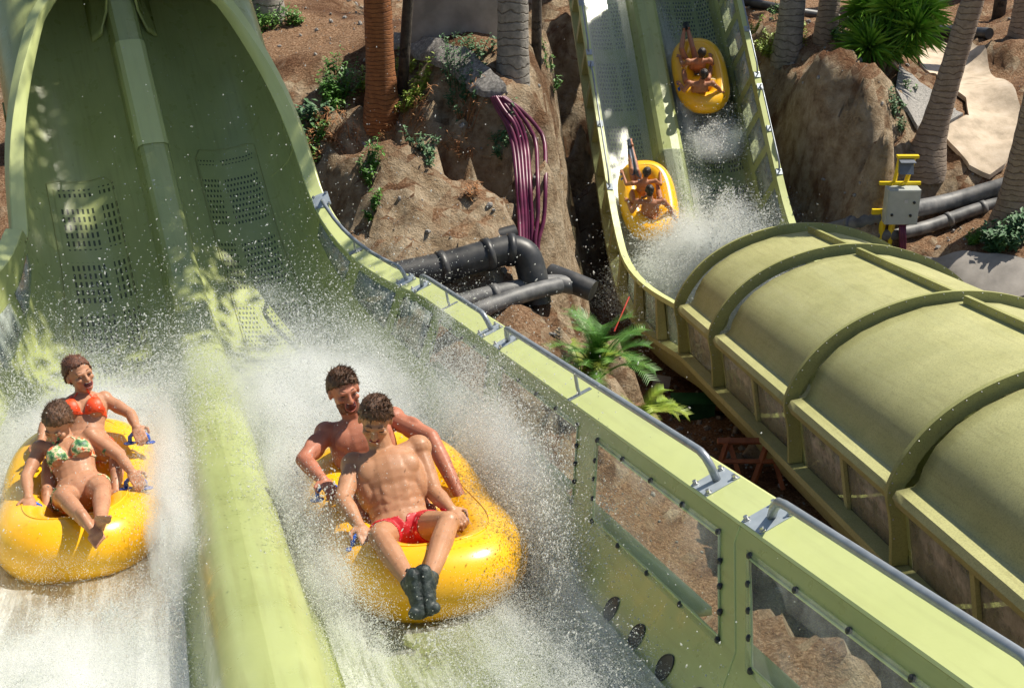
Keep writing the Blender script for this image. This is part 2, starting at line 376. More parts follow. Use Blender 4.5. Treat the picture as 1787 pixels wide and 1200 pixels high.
def lefthalf(s):
    r = half1(s); e = LX(s); out = []
    for j, (a, b) in enumerate(r):
        f = max(0, (j-11)/(len(r)-12)); out.append((-a, b+e*f))
    return out
for side, hf in ((1, half1), (-1, lefthalf)):
    loft('channel', M['green'], P1, st1, hf, slide1, skip=lambda s, j: j == 12 and inpane(s))
# rims
def rimprof(side, hf, wd=.23):
    def f(s):
        p = hf(s)[-1]; t = sm((s-12.6)/3.6); ae = radians(a_end(s))
        o0 = (.93, .37); o1 = (sin(ae), -cos(ae)); o = (lerp(o0[0], o1[0], t), lerp(o0[1], o1[1], t)); q = math.hypot(*o); o = (o[0]/q*side, o[1]/q)
        wdd = lerp(wd, .17, t); u = (-o[1]*side, o[0]*side); th = .05
        a = (p[0], p[1]+.004); b = (a[0]+o[0]*wdd, a[1]+o[1]*wdd)
        return [a, (a[0]+u[0]*.008+o[0]*.012, a[1]+u[1]*.008+o[1]*.012), (b[0]+u[0]*.008-o[0]*.012, b[1]+u[1]*.008-o[1]*.012), b, (b[0]-u[0]*.12, b[1]-u[1]*.12), (b[0]-o[0]*.03-u[0]*.12, b[1]-o[1]*.03-u[1]*.12), (b[0]-o[0]*.04-u[0]*th, b[1]-o[1]*.04-u[1]*th), (a[0]-u[0]*th+o[0]*.003, a[1]-u[1]*th+o[1]*.003)]
    return f
loft('rim', M['green_rim_lit'], P1, st1, rimprof(1, half1), slide1, closed=True)
loft('rim', M['green_rim_lit'], P1, stations(.6, 15.7, .2), rimprof(-1, lefthalf), slide1, closed=True)
loft('rim', M['green_rim_lit'], P1, stations(15.72, 29.8, .2), rimprof(-1, lefthalf), slide1, closed=True)
# tunnel inner walls rising from the divider
def inner(side):
    def f(s):
        a = sm((s-19.25)/.75); ae = lerp(56, 182, a); return [((circ(-lerp(42, ae, k/9))[0])*side, circ(-lerp(42, ae, k/9))[1]) for k in range(10)]
    return f
for sd_ in (1, -1):
    loft('tunnel_wall', M['green'], P1, stations(19.25, 29.8, .09), inner(sd_), slide1, thick=.03*sd_)
for sd_ in (1, -1):
    p, T, L, N = P1(29.6); mb = MB(); q = [p+L*sd_*(CR[0]+CR[2]*1.1*cos(a))+N*(CR[1]+CR[2]*1.1*sin(a)) for a in np.linspace(0, 2*pi, 24, endpoint=False)]; mb.add(q, [tuple(range(24))]); mb.obj('tunnel_light_cap', M['green'], slide1, False)  # unseen caps, added to keep daylight out of the tunnel
# seams
def seam(P, s, hf, j0, j1, parent, mat, off=.006, wd=.008):
    mb = MB(); pr = hf(s)
    pts = [W(P, s, a, b) for a, b in pr[j0:j1]]
    mb.tube([p+P(s)[3]*0 for p in pts], off, 4); return mb.obj('seam', mat, parent)
for s in (5.37, 9.8, 14.2, 16.9):
    seam(P1, s, half1, 9, 20, slide1, M['green_rim_lit'], .005)
# panes with gasket and rivets
def pane(P, hf, s0, s1, side, parent, mat, rv=True, j=12, out=.012):
    V = []; Fc = []; n = 4
    for i in range(n+1):
        s = lerp(s0-.03, s1+.03, i/n); a, b = hf(s)[j], hf(s)[j+1]; p, T, L, N = P(s)
        d = np.array([b[0]-a[0], b[1]-a[1]]); d /= np.linalg.norm(d); nrm = np.array([-d[1], d[0]])*side*-1
        for q, e in ((a, -.03), (b, .03)):
            c = np.array(q)+d*e+nrm*out*-1; V.append(W(P, s, *c))
    for i in range(n): Fc.append((2*i, 2*i+1, 2*i+3, 2*i+2))
    o = mesh_obj('window_pane', V, Fc, mat, parent, True)
    md = o.modifiers.new('t', 'SOLIDIFY'); md.thickness = .006
    if rv:
        fm_ = MB(); ring = []
        def fp(s, f):
            a, b = hf(s)[j], hf(s)[j+1]; c = np.array(a)*(1-f)+np.array(b)*f; d = np.array([b[0]-a[0], b[1]-a[1]]); d /= np.linalg.norm(d); nn = np.array([-d[1], d[0]])*(1 if side > 0 else -1); return W(P, s, *(c+nn*.002))
        for s_ in np.linspace(s0, s1, 7): ring.append(fp(s_, 1.0))
        for f_ in (.66, .33): ring.append(fp(s1, f_))
        for s_ in np.linspace(s1, s0, 7): ring.append(fp(s_, 0.0))
        for f_ in (.33, .66): ring.append(fp(s0, f_))
        fm_.tube(ring, .0075, 6, closed=True); fm_.obj('window_frame', M['green_rim_lit'], o)
        mb = MB()
        def rivet(s, f):
            a, b = hf(s)[j], hf(s)[j+1]; p, T, L, N = P(s); c = np.array(a)*(1-f)+np.array(b)*f; d = np.array([b[0]-a[0], b[1]-a[1]]); d /= np.linalg.norm(d); nn = np.array([-d[1], d[0]])*(1 if side > 0 else -1)
            c = c+nn*.006; nw = L*nn[0]+N*nn[1]; dw = L*d[0]+N*d[1]
            mb.ellip(W(P, s, *c), T*.012, dw*.012, nw*.008, 8, 6)
        k = max(3, int((s1-s0)/.38))
        for i in range(k+1):
            s = lerp(s0-.018+.02, s1+.018-.02, i/k); rivet(s, 1.035); rivet(s, -.035)
        for f in (.25, .5, .75): rivet(s0-.016, f); rivet(s1+.016, f)
        merge(o, mb, M['darkbolt'])
    return o
for i, (a, b) in enumerate(PANES):
    pane(P1, half1, a, b, 1, slide1, M['pane'] if i < 5 else M['pane_wet'], i < 6)
    pane(P1, lefthalf, a, b, -1, slide1, M['pane'] if i < 5 else M['pane_wet'], i < 6)
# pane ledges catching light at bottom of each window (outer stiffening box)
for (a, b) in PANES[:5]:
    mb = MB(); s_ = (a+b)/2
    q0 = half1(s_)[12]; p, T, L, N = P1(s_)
    mb.box(p+L*(q0[0]+.065)+N*(q0[1]-.03), T*((b-a)/2), L*.05, N*.02); mb.obj('window_sill', M['green_rim_lit'], slide1)
# jet nozzles in the right wall
for k in range(9):
    s = 3.6+k*.385
    a, b = half1(s)[10], half1(s)[11]; p, T, L, N = P1(s-.35); c = (np.array(a)+np.array(b))/2; d = np.array([b[0]-a[0], b[1]-a[1]]); d /= np.linalg.norm(d); nn = np.array([-d[1], d[0]])
    mb = MB(); c2 = c+nn*.004; dw = L*d[0]+N*d[1]; nw = L*nn[0]+N*nn[1]
    ring = [p+L*c2[0]+N*c2[1]+T*.085*cos(q)*(1 if cos(q) > 0 else .6)+dw*.075*sin(q)-T*.03*sin(q) for q in np.linspace(0, 2*pi, 18, endpoint=False)]
    mb.tube(ring, .004, 6, closed=True)
    b0 = len(mb.V); mb.V += [tuple(x) for x in ring]; mb.V.append(tuple(p+L*c2[0]+N*c2[1]-nw*.0)); mb.F += [(b0+i, b0+(i+1) % 18, b0+18) for i in range(18)]
    mb.obj('jet_nozzle', M['darkbolt'], slide1)  # flat black face: the shade of the recess is in its colour
# drain panels
def floor_patch(P, hf, s0, s1, j0, j1, parent, mat, name='drain_panel', lift=.008, side=1, f0=0, f1=1):
    def pr(s):
        q = hf(s)[j0:j1+1]; q = [q[0]]+q[1:]; ta, tb = np.array(q[0])*(1-f0)+np.array(q[1])*f0, np.array(q[-2])*(1-f1)+np.array(q[-1])*f1
        q = [tuple(ta)]+q[1:-1]+[tuple(tb)]; return [(a, b+lift) for a, b in q]
    return loft(name, mat, P, stations(s0, s1, .15), pr, parent)
floor_patch(P1, half1, 13.0, 17.4, 5, 9, slide1, M['perfs'], f0=.9, f1=.5)
floor_patch(P1, lefthalf, 12.8, 17.15, 5, 9, slide1, M['slots'], f0=.6, f1=.3, side=-1)
# panel outline bead
for hf, s0, s1 in ((half1, 12.95, 17.45), (lefthalf, 12.75, 17.2)):
    pts = []
    A = lambda s, j, f: W(P1, s, *(np.array(hf(s)[j])*(1-f)+np.array(hf(s)[j+1])*f+np.array([0, .010])))
    for s in np.arange(s0, s1, .2): pts.append(A(s, 5, .75))
    for jf in ((6, .1), (6, .8), (7, .5), (8, .2)): pts.append(A(s1+.06, *jf))
    for s in np.arange(s1, s0, -.2): pts.append(A(s, 8, .6))
    mb = MB(); mb.tube(pts, .004, 4, cap=False); mb.obj('panel_gasket', M['green_flange'], slide1)
# divider cap joint piece
loft('divider_cap', M['green_rim_lit'], P1, stations(17.3, 19.0, .2), lambda s: [(a*1.06, b+.012) for a, b in [(-x, y) for x, y in half1(s)[:4]][::-1]+half1(s)[:4]], slide1)
# handrails
def handrail(s0, s1, mids, P=P1, hf=half1, side=1, r=.022, hgt=.16, parent=slide1, detail=True, wd=.23, plate=True, jj=-1):
    def rimp(s, f, up):
        q = hf(s)[jj]; o = np.array([.93*side, .37]); o /= np.linalg.norm(o); u = np.array([-o[1]*side, o[0]*side]); c = np.array(q)+o*wd*f+u*(up+.008); return W(P, s, *c)
    pts = [rimp(s0, .55, .0), rimp(s0, .55, hgt*.55), rimp(s0+.02, .55, hgt*.85), rimp(s0+.07, .55, hgt)]
    for s in np.arange(s0+.25, s1-.35, .25): pts.append(rimp(s, .55, hgt))
    pts += [rimp(s1-.30, .55, hgt), rimp(s1-.22, .55, hgt*.93), rimp(s1-.12, .55, hgt*.5), rimp(s1-.03, .55, .0)]
    mb = MB(); mb.tube(pts, r, 10); rail = mb.obj('handrail', M['steel'], parent)
    if plate:
        for s in (s0, s1-.03):
            p, T, L, N = P(s); o = L*.93*side+N*.37; o /= np.linalg.norm(o); u = np.cross(o, T)*side
            if u @ N < 0: u = -u
            mb = MB(); mb.box(rimp(s, .5, .004), T*.10, o*wd*.43, u*.004); pl = mb.obj('foot_plate', M['plate'], rail, False)
            if detail:
                for a in (-1, 1):
                    for b in (-1, 1):
                        mb = MB(); c = rimp(s, .5, .010)+T*.082*a+o*wd*.33*b; mb.tube([c, c+u*.004], .018, 12); mb.tube([c+u*.004, c+u*.020], .011, 6); mb.obj('bolt', M['bolt'], pl, False)
        for s in mids:
            p, T, L, N = P(s); o = L*.93*side+N*.37; o /= np.linalg.norm(o)
            mb = MB(); mb.tube([rimp(s, .4, .0), rimp(s, .42, .05), rimp(s, .55, hgt)], .012, 8); mb.box(rimp(s, .4, .004), T*.028, o*wd*.36, N*.004); mb.obj('bracket', M['steel'], rail, False)
    return rail
handrail(3.30, 5.31, [])
handrail(1.0, 2.95, [])
handrail(5.88, 9.95, [8.0])
handrail(10.45, 13.2, [11.9])
handrail(13.6, 15.9, [14.8])
# support columns
for s in (3.5, 9.5, 14.0, 18.5):
    p, T, L, N = P1(s)
    for sd_ in (-1, 1):
        mb = MB(); a = p+L*sd_*1.3-N*.6; mb.tube([a, (a[0], a[1], -9.6)], .14, 14); mb.obj('support_column', M['green_flange'], slide1)
    mb = MB(); mb.box(p-N*.66, L*1.6, T*.1, N*.07); mb.obj('support_beam', M['green_flange'], slide1, False)

# ============================================================ FAR SLIDE
slide2 = empty('water_slide', (0, 0, 0), 'farther green slide, open twin chute at the top that runs into a ribbed covered tube', 'water slide')
RIBS = [21.3, 19.14, 15.49, 12.2, 8.9, 5.6]
def k2(s): return sm((s-21.0)/3.0)
def half2(s, side):
    t = k2(s); dc = -1.0*t; rim = lerp(2.05*side, -2.5 if side < 0 else .78, t); rn = lerp(-.02, 0, t)
    dn = -.72; fw = .25
    fl = -1.28
    inn = dc+side*fw; x = rim
    q = lambda f: lerp(inn, x, f)
    return [(dc, dn+.02), (dc+side*fw*.7, dn), (inn, dn-.06), (inn+side*.05, fl+.15), (q(.16), fl+.03), (q(.3), fl), (q(.55), fl-.01), (q(.75), fl+.02), (q(.86), fl+.12), (q(.92), fl+.32), (q(.94), -.84), (q(.985), -.19), (x, rn)]
PN2 = []
for a, b in zip(RIBS[1:], RIBS[:-1]):
    n = 1 if b-a < 2.5 else 2; g = .16; wd_ = (b-a-g*(n+1))/n
    for i in range(n): PN2.append((a+g+i*(wd_+g), a+g+i*(wd_+g)+wd_))
x = 21.45
while x < 34: PN2.append((x, x+.62)); x += .86
PN2.sort()
e2 = [v for p in PN2 for v in p]
st2 = stations(5.5, 35.5, .25, e2)
for side in (1, -1):
    loft('channel', M['green'], P2, st2, lambda s, side=side: half2(s, side), slide2, skip=lambda s, j: j == 10 and inpane(s, PN2))
    for (a, b) in PN2:
        pane(P2, lambda s, side=side: half2(s, side), a, b, side, slide2, M['pane_far'] if a < 21 else M['pane_wet'], False, 10, .006 if side > 0 else -.006)
# rims of the open part
def rim2(side):
    def f(s):
        x, n = half2(s, side)[-1]; o = .13*side
        return [(x, n+.003), (x+o, n+.02), (x+o, n-.07), (x+o*.85, n-.07), (x+o*.8, n-.03), (x, n-.04)]
    return f
for side in (-1, 1): loft('rim', M['green_rim_lit'], P2, stations(21.35, 35.5, .25), rim2(side), slide2, closed=True)
# base flange + hull outside
for side in (-1, 1):
    loft('base_flange', M['green_old'], P2, stations(5.5, 35.5, .25), lambda s, side=side: [(half2(s, side)[10][0]+side*.01, -.845), (half2(s, side)[10][0]+side*.20, -.86), (half2(s, side)[10][0]+side*.20, -.95), (half2(s, side)[10][0]+side*.17, -.95), (half2(s, side)[10][0]+side*.17, -.885), (half2(s, side)[10][0]+side*.01, -.885)], slide2, closed=True)
    loft('hull', M['green_old'], P2, stations(5.5, 35.5, .3), lambda s, side=side: [(half2(s, side)[10][0]+side*.16, -.90), (half2(s, side)[10][0]+side*.02, -1.2), (half2(s, side)[8][0], -1.45), (half2(s, side)[6][0], -1.5), (half2(s, side)[4][0], -1.45)], slide2)
# posts between windows (outer)
pn = sorted(PN2)
for (a, b), (c, d) in zip(pn[:-1], pn[1:]):
    s = (b+c)/2; hw = max(.03, (c-b)/2*.62)
    if any(abs(s-r) < .14 for r in RIBS): continue
    for side in (-1, 1):
        if side > 0 and s < 21: continue
        h = half2(s, side); p, T, L, N = P2(s); A, B = np.array(h[10]), np.array(h[12]); d_ = side*np.array([.055, 0])
        mb = MB(); V = []
        for ds in (-hw, hw):
            for q, k in ((A, .004), (A, .18 if s > 21 else .05), (B, .12 if s > 21 else .05), (B, .004)): V.append(p+T*ds+L*(q[0]+side*k)+N*(q[1]-(.03 if q is B else 0)))
        mb.add(V, [(0, 1, 2, 3), (4, 7, 6, 5), (0, 4, 5, 1), (1, 5, 6, 2), (2, 6, 7, 3)]); mb.obj('window_post', M['green_old'], slide2, False)
# covered tube
def shell2(s):
    Lh = [(-2.10, -.17), (-2.17, -.14), (-2.215, -.04), (-2.17, .03), (-1.99, .06), (-1.94, .12), (-1.90, .26), (-1.78, .48), (-1.58, .68), (-1.3, .86), (-.95, 1.01), (-.5, 1.14), (0, 1.19)]
    return Lh+[(-a, b) for a, b in Lh[-2::-1]]
for a, b in zip(RIBS[1:], RIBS[:-1]):
    loft('roof_shell', M['green_old'], P2, stations(a+.03, b-.03, .24), shell2, slide2, thick=.03)
def ribpts(off):
    base = [(-2.06, -.84), (-2.08, -.35), (-2.16, -.05), (-2.10, .12), (-1.99, .32), (-1.80, .56), (-1.58, .75), (-1.3, .92), (-.95, 1.07), (-.5, 1.19), (0, 1.235)]
    o = []
    for i, (a, b) in enumerate(base):
        i0, i1 = max(0, i-1), min(len(base)-1, i+1); dx, dy = base[i1][0]-base[i0][0], base[i1][1]-base[i0][1]; q = math.hypot(dx, dy)
        o.append((a-dy/q*off, b+dx/q*off))
    o[-1] = (0, 1.235+off)
    return o+[(-a, b) for a, b in o[-2::-1]]
from bisect import bisect
def smooth_prof(p, k=3):
    for _ in range(k):
        q = [p[0]]
        for a, b in zip(p[:-1], p[1:]): q += [(a[0]*.75+b[0]*.25, a[1]*.75+b[1]*.25), (a[0]*.25+b[0]*.75, a[1]*.25+b[1]*.75)]
        p = q+[p[-1]]
    return p
for r in RIBS[:-1]:
    p, T, L, N = P2(r); o = smooth_prof(ribpts(.075), 2); i_ = smooth_prof(ribpts(-.10), 2); n = len(o); V = []; Fc = []; hw = .035
    for ds in (-hw, hw):
        for q in o: V.append(p+T*ds+L*q[0]+N*q[1])
        for q in i_: V.append(p+T*ds+L*q[0]+N*q[1])
    for j in range(n-1):
        Fc += [(j, j+1, n+j+1, n+j), (2*n+j, 3*n+j, 3*n+j+1, 2*n+j+1), (j, 2*n+j, 2*n+j+1, j+1)]
    o_ = mesh_obj('roof_rib', V, Fc, M['green_flange'], slide2, True); sharp(o_, 35)
    mb = MB()
    mid = ribpts(.05)
    ms = smooth_prof(mid, 2)
    for j in range(4, len(ms)-4, 2):
        for sg in (-1, 1):
            c = p+T*sg*(hw+.002)+L*ms[j][0]+N*ms[j][1]; mb.ellip(c, L*.010, N*.010, T*.009, 6, 4)
    merge(o_, mb, M['bolt'])
for a, b in zip(RIBS[1:], RIBS[:-1]):
    o_ = loft('crest_flange', M['green_flange'], P2, stations(a+.04, b-.04, .3), lambda s: [(-.035, 1.17), (-.03, 1.29), (.03, 1.29), (.035, 1.17)], slide2)
    mb = MB()
    for s in np.arange(a+.2, b-.1, .22):
        p, T, L, N = P2(s); mb.ellip(p-L*.032+N*1.25, T*.010, N*.010, L*.008, 6, 4)
    merge(o_, mb, M['bolt'])
floor_patch(P2, lambda s: half2(s, 1), 24.6, 35, 4, 8, slide2, M['mesh2'], lift=.008)
floor_patch(P2, lambda s: half2(s, -1), 24.6, 35, 4, 8, slide2, M['mesh2'], lift=.008)
def hr2(s0, s1, side):
    pts = []
    for s in np.linspace(s0, s1, 12):
        x, n = half2(s, side)[-1]; h = .11 if 0 < (s-s0) < (s1-s0) else 0.01; pts.append(W(P2, s, x+side*.08, n+h))
    mb = MB(); mb.tube(pts, .018, 8); r = mb.obj('handrail', M['steel'], slide2)
    for s in (s0, (s0+s1)/2, s1):
        x, n = half2(s, side)[-1]; p, T, L, N = P2(s); mb = MB(); mb.box(p+L*(x+side*.07)+N*(n+.025), T*.07, L*.06, N*.006); mb.tube([p+L*(x+side*.07)+N*(n+.02), p+L*(x+side*.08)+N*(n+.11)], .014, 6); mb.obj('foot_plate', M['plate'], r, False)
for a, b in ((25.6, 28.6), (28.9, 31.5), (31.8, 34.5)): hr2(a, b, -1)
for a, b in ((25.8, 27.9), (28.2, 30.6), (30.9, 33.5)): hr2(a, b, 1)
for s in (18.2, 12.5, 24.2, 29.5):
    p, T, L, N = P2(s); mb = MB(); a = p+L*(-1.35)-N*1.62; mb.box((a[0], a[1], (a[2]-11.2)/2), (.28, 0, 0), (0, .28, 0), (0, 0, abs(-11.2-a[2])/2)); mb.obj('support_column', M['green_old'], slide2, False)
    mb = MB(); a = p+L*(1.2)-N*1.62; mb.box((a[0], a[1], (a[2]-11.2)/2), (.28, 0, 0), (0, .28, 0), (0, 0, abs(-11.2-a[2])/2)); mb.obj('support_column', M['green_old'], slide2, False)

# ============================================================ TERRAIN
ctl = []
def cp(px, py, z): p = UZ(px, py, z); ctl.append((p[0], p[1], z))
def cw(x, y, z): ctl.append((x, y, z))
# plateau behind the near slide
for q in ((450, 60), (520, 110), (560, 60), (620, 190), (700, 195), (650, 120), (760, 150), (850, 170), (900, 150), (560, 175), (480, 190), (940, 140)): cp(*q, -5.35)
for q in ((480, 10), (600, 0), (700, 30), (800, 60), (900, 60), (960, 40)): cp(*q, -5.15)
# cliff lip and foot between the slides
for q in ((510, 235), (580, 240), (660, 235), (740, 225), (820, 215), (900, 200), (960, 185)): cp(*q, -5.5)
for q in ((560, 330), (640, 330), (720, 330), (800, 330), (880, 320), (950, 300)): cp(*q, -6.5)
for q in ((600, 400), (680, 430), (760, 430), (840, 425), (920, 420), (965, 400)): cp(*q, -7.6)
for y_ in np.arange(18.2, 31, 1.3): cw(1.35, y_, -10.2); cw(2.1, y_, -10.8)
for y_ in np.arange(20.0, 26, 1.5): cw(.55, y_, -5.6)
# mound by the pipes
for q, z in (((900, 515), -7.15), ((960, 512), -7.2), ((930, 560), -7.2), ((990, 545), -7.4), ((1010, 600), -7.7), ((960, 610), -7.5), ((1050, 640), -8.2), ((1080, 600), -8.9), ((1100, 660), -9.3), ((1090, 720), -9.2), ((860, 540), -7.4)): cp(*q, z)
for q, z in (((1150, 660), -9.9), ((1200, 740), -9.8), ((1260, 780), -9.6), ((1300, 830), -9.5), ((1240, 850), -9.4), ((1330, 860), -9.5)): cp(*q, z)
# behind / under the pipes
for q, z in (((780, 470), -8.0), ((860, 470), -8.0), ((930, 480), -8.3), ((1000, 490), -8.8)): cp(*q, z)
# under the far slide chute
for s, n in ((22, -1.9), (24, -1.9), (26, -2.2), (28, -2.6), (30, -2.9), (33, -3.4)):
    for w_ in (-2.2, -.8, .6):
        q = W(P2, s, w_, n); cw(q[0], q[1], q[2])
for s in (22.5, 24, 25.5, 27, 28.5, 30): q = W(P2, s, 1.25, -1.35); cw(q[0], q[1], q[2])
for s in (8, 12, 16, 20): 
    for w_ in (-2.5, 0, 2.5): q = W(P2, s, w_, -1.7); cw(q[0], q[1], -9.7)
# right bank
for q in ((1310, 75), (1380, 95), (1450, 110), (1520, 130), (1330, 40), (1420, 40), (1500, 60)): cp(*q, -5.95)
for q, z in (((1345, 130), -6.1), ((1420, 125), -6.1), ((1500, 150), -6.2), ((1555, 190), -6.3), ((1360, 200), -6.9), ((1440, 210), -7.0), ((1510, 230), -7.1), ((1560, 250), -7.2),
             ((1400, 300), -7.9), ((1480, 310), -7.9), ((1545, 310), -7.8), ((1420, 375), -8.75), ((1480, 385), -8.8), ((1530, 380), -8.75), ((1600, 240), -7.3), ((1585, 200), -7.0),
             ((1570, 150), -6.6), ((1600, 110), -6.8)): cp(*q, z)
for q, z in (((1610, 285), -7.7), ((1660, 300), -7.85), ((1720, 330), -8.1), ((1600, 340), -8.3), ((1560, 410), -8.8), ((1640, 380), -8.6), ((1700, 400), -8.45), ((1760, 400), -8.4), ((1787, 440), -8.5), ((1650, 430), -8.7), ((1560, 450), -9.0), ((1700, 460), -8.7), ((1787, 500), -8.9), ((1640, 480), -9.0),
             ((1700, 250), -7.5), ((1740, 200), -7.2), ((1650, 150), -7.1), ((1640, 100), -7.0), ((1720, 130), -7.0), ((1787, 300), -7.8), ((1787, 150), -6.7), ((1760, 70), -6.3), ((1787, 30), -6.2), ((1700, 40), -6.9), ((1600, 40), -6.7), ((1500, 0), -6.5), ((1400, 0), -6.4), ((1787, 0), -6.2)): cp(*q, z)
for s in (2, 3.5, 5, 6.5, 8, 9.5):
    for w_, n_ in ((2.7, -1.9), (3.3, -1.65), (4.0, -1.7), (4.4, -2.0)): q = W(P1, s, w_, n_); cw(q[0], q[1], q[2])
    q = W(P1, s, 5.2, -2.5); cw(q[0], q[1], -8.9)
# left edge and under the near slide
for x, y, z in ((-5.5, 20, -6.5), (-8, 17, -7.5), (-9, 12, -8), (-9, 24, -6.5), (-6, 26, -5), (-4, 17.5, -7.6), (-5, 14, -8.2), (-3, 12, -8.6), (-.5, 11, -8.8), (-1.5, 6, -9), (-3, 6, -8.9),
                (1, 15.5, -8.4), (-1.5, 15.5, -8.2), (-3.2, 18.6, -7.4), (-3.6, 20.5, -6.0), (7, 12, -9.4), (9, 16, -9.4), (12, 14, -9.3), (12, 20, -9.0), (14, 26, -8.2),
                (-14, 10, -8), (-14, 22, -6.5), (-12, 34, -5), (-4, 34, -5), (4, 34, -5.4), (12, 34, -6.6), (18, 34, -6.4), (18, 24, -8), (18, 10, -9), (0, 0, -9), (10, 0, -9), (-10, 0, -8.6),
                (-80, 80, -5), (80, 80, -6), (-80, -40, -8), (80, -40, -9), (0, 80, -5), (-40, 20, -7), (40, 20, -8)): cw(x, y, z)
ctl = np.array(ctl); keep = []
for i, c in enumerate(ctl):
    if all(np.hypot(*(c[:2]-ctl[k][:2])) > .18 for k in keep): keep.append(i)
ctl = ctl[keep]
D = np.hypot(ctl[:, None, 0]-ctl[None, :, 0], ctl[:, None, 1]-ctl[None, :, 1])
A_ = np.zeros((len(ctl)+3,)*2); A_[:-3, :-3] = D+np.eye(len(ctl))*-.02; A_[:-3, -3] = 1; A_[:-3, -2:] = ctl[:, :2]; A_[-3, :-3] = 1; A_[-2:, :-3] = ctl[:, :2].T
wt = np.linalg.solve(A_, np.concatenate([ctl[:, 2], [0, 0, 0]]))
TR = [P2(s) for s in np.arange(18, 35.4, .2)]
TRp = np.array([t[0] for t in TR]); TRL = np.array([t[2] for t in TR])
def hbase(x, y):
    x = float(x); y = float(y)
    h = float(np.hypot(x-ctl[:, 0], y-ctl[:, 1])@wt[:-3]+wt[-3]+wt[-2]*x+wt[-1]*y)
    k = int(np.argmin((TRp[:, 0]-x)**2*.15+(TRp[:, 1]-y)**2)); w_ = (x-TRp[k, 0])*TRL[k, 0]+(y-TRp[k, 1])*TRL[k, 1]
    if abs(y-TRp[k, 1]) < .6:
        t = sm((w_+3.1)/.5)*(1-sm((w_-1.25)/.55)); cap = TRp[k, 2]-2.15
        if h > cap: h = h+(cap-h)*t
    return h
def hz(x, y):
    b = float(hbase(x, y)); e = .35
    g = math.hypot(float(hbase(x+e, y))-b, float(hbase(x, y+e))-b)/e
    st = min(1, g/1.2); blk = mn.cell(Vector((x*1.5+.4*mn.noise(Vector((x*2, y*2, 0))), y*1.5, b*1.2)))
    n1 = mn.fractal(Vector((x*.8, y*.8, 3.1)), 1.0, 2.1, 5); n2 = mn.fractal(Vector((x*3.1, y*3.1, 7)), .8, 2.1, 4); n3 = mn.hetero_terrain(Vector((x*1.6, y*1.6, b*1.6)), 1, 2, 5, .6)
    rg = abs(mn.noise(Vector((x*1.9+b*.8, y*1.9, b*1.3)))); rg2 = abs(mn.noise(Vector((x*4.5, y*4.5, b*3))))
    return b+.07*n1+.035*n2+st*(.20*n1+.12*n2+.08*(n3-.5)-.34*rg-.14*rg2+.16*blk)
xs = np.concatenate([[-90, -50, -30, -20], np.arange(-13, 17.01, .13), [22, 32, 50, 90]])
ys = np.concatenate([[-40, -20, -8, 0], np.arange(3, 37.01, .13), [42, 55, 90]])
G = np.array([[hz(x, y) if -13.5 < x < 17.5 and 2 < y < 38 else float(hbase(x, y)) for x in xs] for y in ys])
V = [(x, y, G[j, i]) for j, y in enumerate(ys) for i, x in enumerate(xs)]; nx = len(xs)
Fc = [(j*nx+i, j*nx+i+1, (j+1)*nx+i+1, (j+1)*nx+i) for j in range(len(ys)-1) for i in range(nx-1)]
ground = mesh_obj('ground', V, Fc, M['soil'], None, True); tag(ground, 'dry brown soil bank with mulch and eroded cut faces', 'ground', kind='structure')
def gz(x, y):
    i = int(np.clip(np.searchsorted(xs, x)-1, 0, len(xs)-2)); j = int(np.clip(np.searchsorted(ys, y)-1, 0, len(ys)-2))
    a = (x-xs[i])/(xs[i+1]-xs[i]); b = (y-ys[j])/(ys[j+1]-ys[j])
    return (G[j, i]*(1-a)+G[j, i+1]*a)*(1-b)+(G[j+1, i]*(1-a)+G[j+1, i+1]*a)*b
def onray(px, py, d0=12, d1=45):
    """where the sight line through a photo point meets the terrain"""
    r = U(px, py, 1.0)
    for d in np.arange(d0, d1, .05):
        q = r*d
        if q[2] < gz(q[0], q[1]): return np.array([q[0], q[1], gz(q[0], q[1])])
    return r*d1
def drape(name, pix, mat, lift, cut=.22, kind='structure', label=None, cat=None, th=.1):
    poly = [onray(*p)[:2] for p in pix]; bm = bmesh.new(); vs = [bm.verts.new((a, b, 0)) for a, b in poly]; bm.faces.new(vs)
    mnx, mny = np.min(poly, 0); mxx, mxy = np.max(poly, 0)
    for x in np.arange(mnx+cut, mxx, cut): bmesh.ops.bisect_plane(bm, geom=bm.verts[:]+bm.edges[:]+bm.faces[:], plane_co=(x, 0, 0), plane_no=(1, 0, 0))
    for y in np.arange(mny+cut, mxy, cut): bmesh.ops.bisect_plane(bm, geom=bm.verts[:]+bm.edges[:]+bm.faces[:], plane_co=(0, y, 0), plane_no=(0, 1, 0))
    for v in bm.verts: v.co.z = max(gz(v.co.x+dx, v.co.y+dy) for dx in (-.09, 0, .09) for dy in (-.09, 0, .09))*.65+float(hbase(v.co.x, v.co.y))*.35+lift
    bmesh.ops.recalc_face_normals(bm, faces=bm.faces[:])
    ex = bmesh.ops.extrude_face_region(bm, geom=bm.faces[:]); 
    for v in [g for g in ex['geom'] if isinstance(g, bmesh.types.BMVert)]: v.co.z -= th
    bmesh.ops.recalc_face_normals(bm, faces=bm.faces[:])
    o = bm_obj(name, bm, mat, None, True); sharp(o, 50); return tag(o, label, cat, kind=kind)
drape('path', [(1598, 92), (1640, 78), (1692, 76), (1720, 100), (1760, 150), (1778, 200), (1770, 260), (1752, 300), (1725, 322), (1690, 300), (1665, 272), (1640, 240), (1668, 222), (1690, 208), (1684, 182), (1640, 148), (1606, 118)], M['path'], .06, label='pale screed footpath curving behind the leaning palm', cat='path')
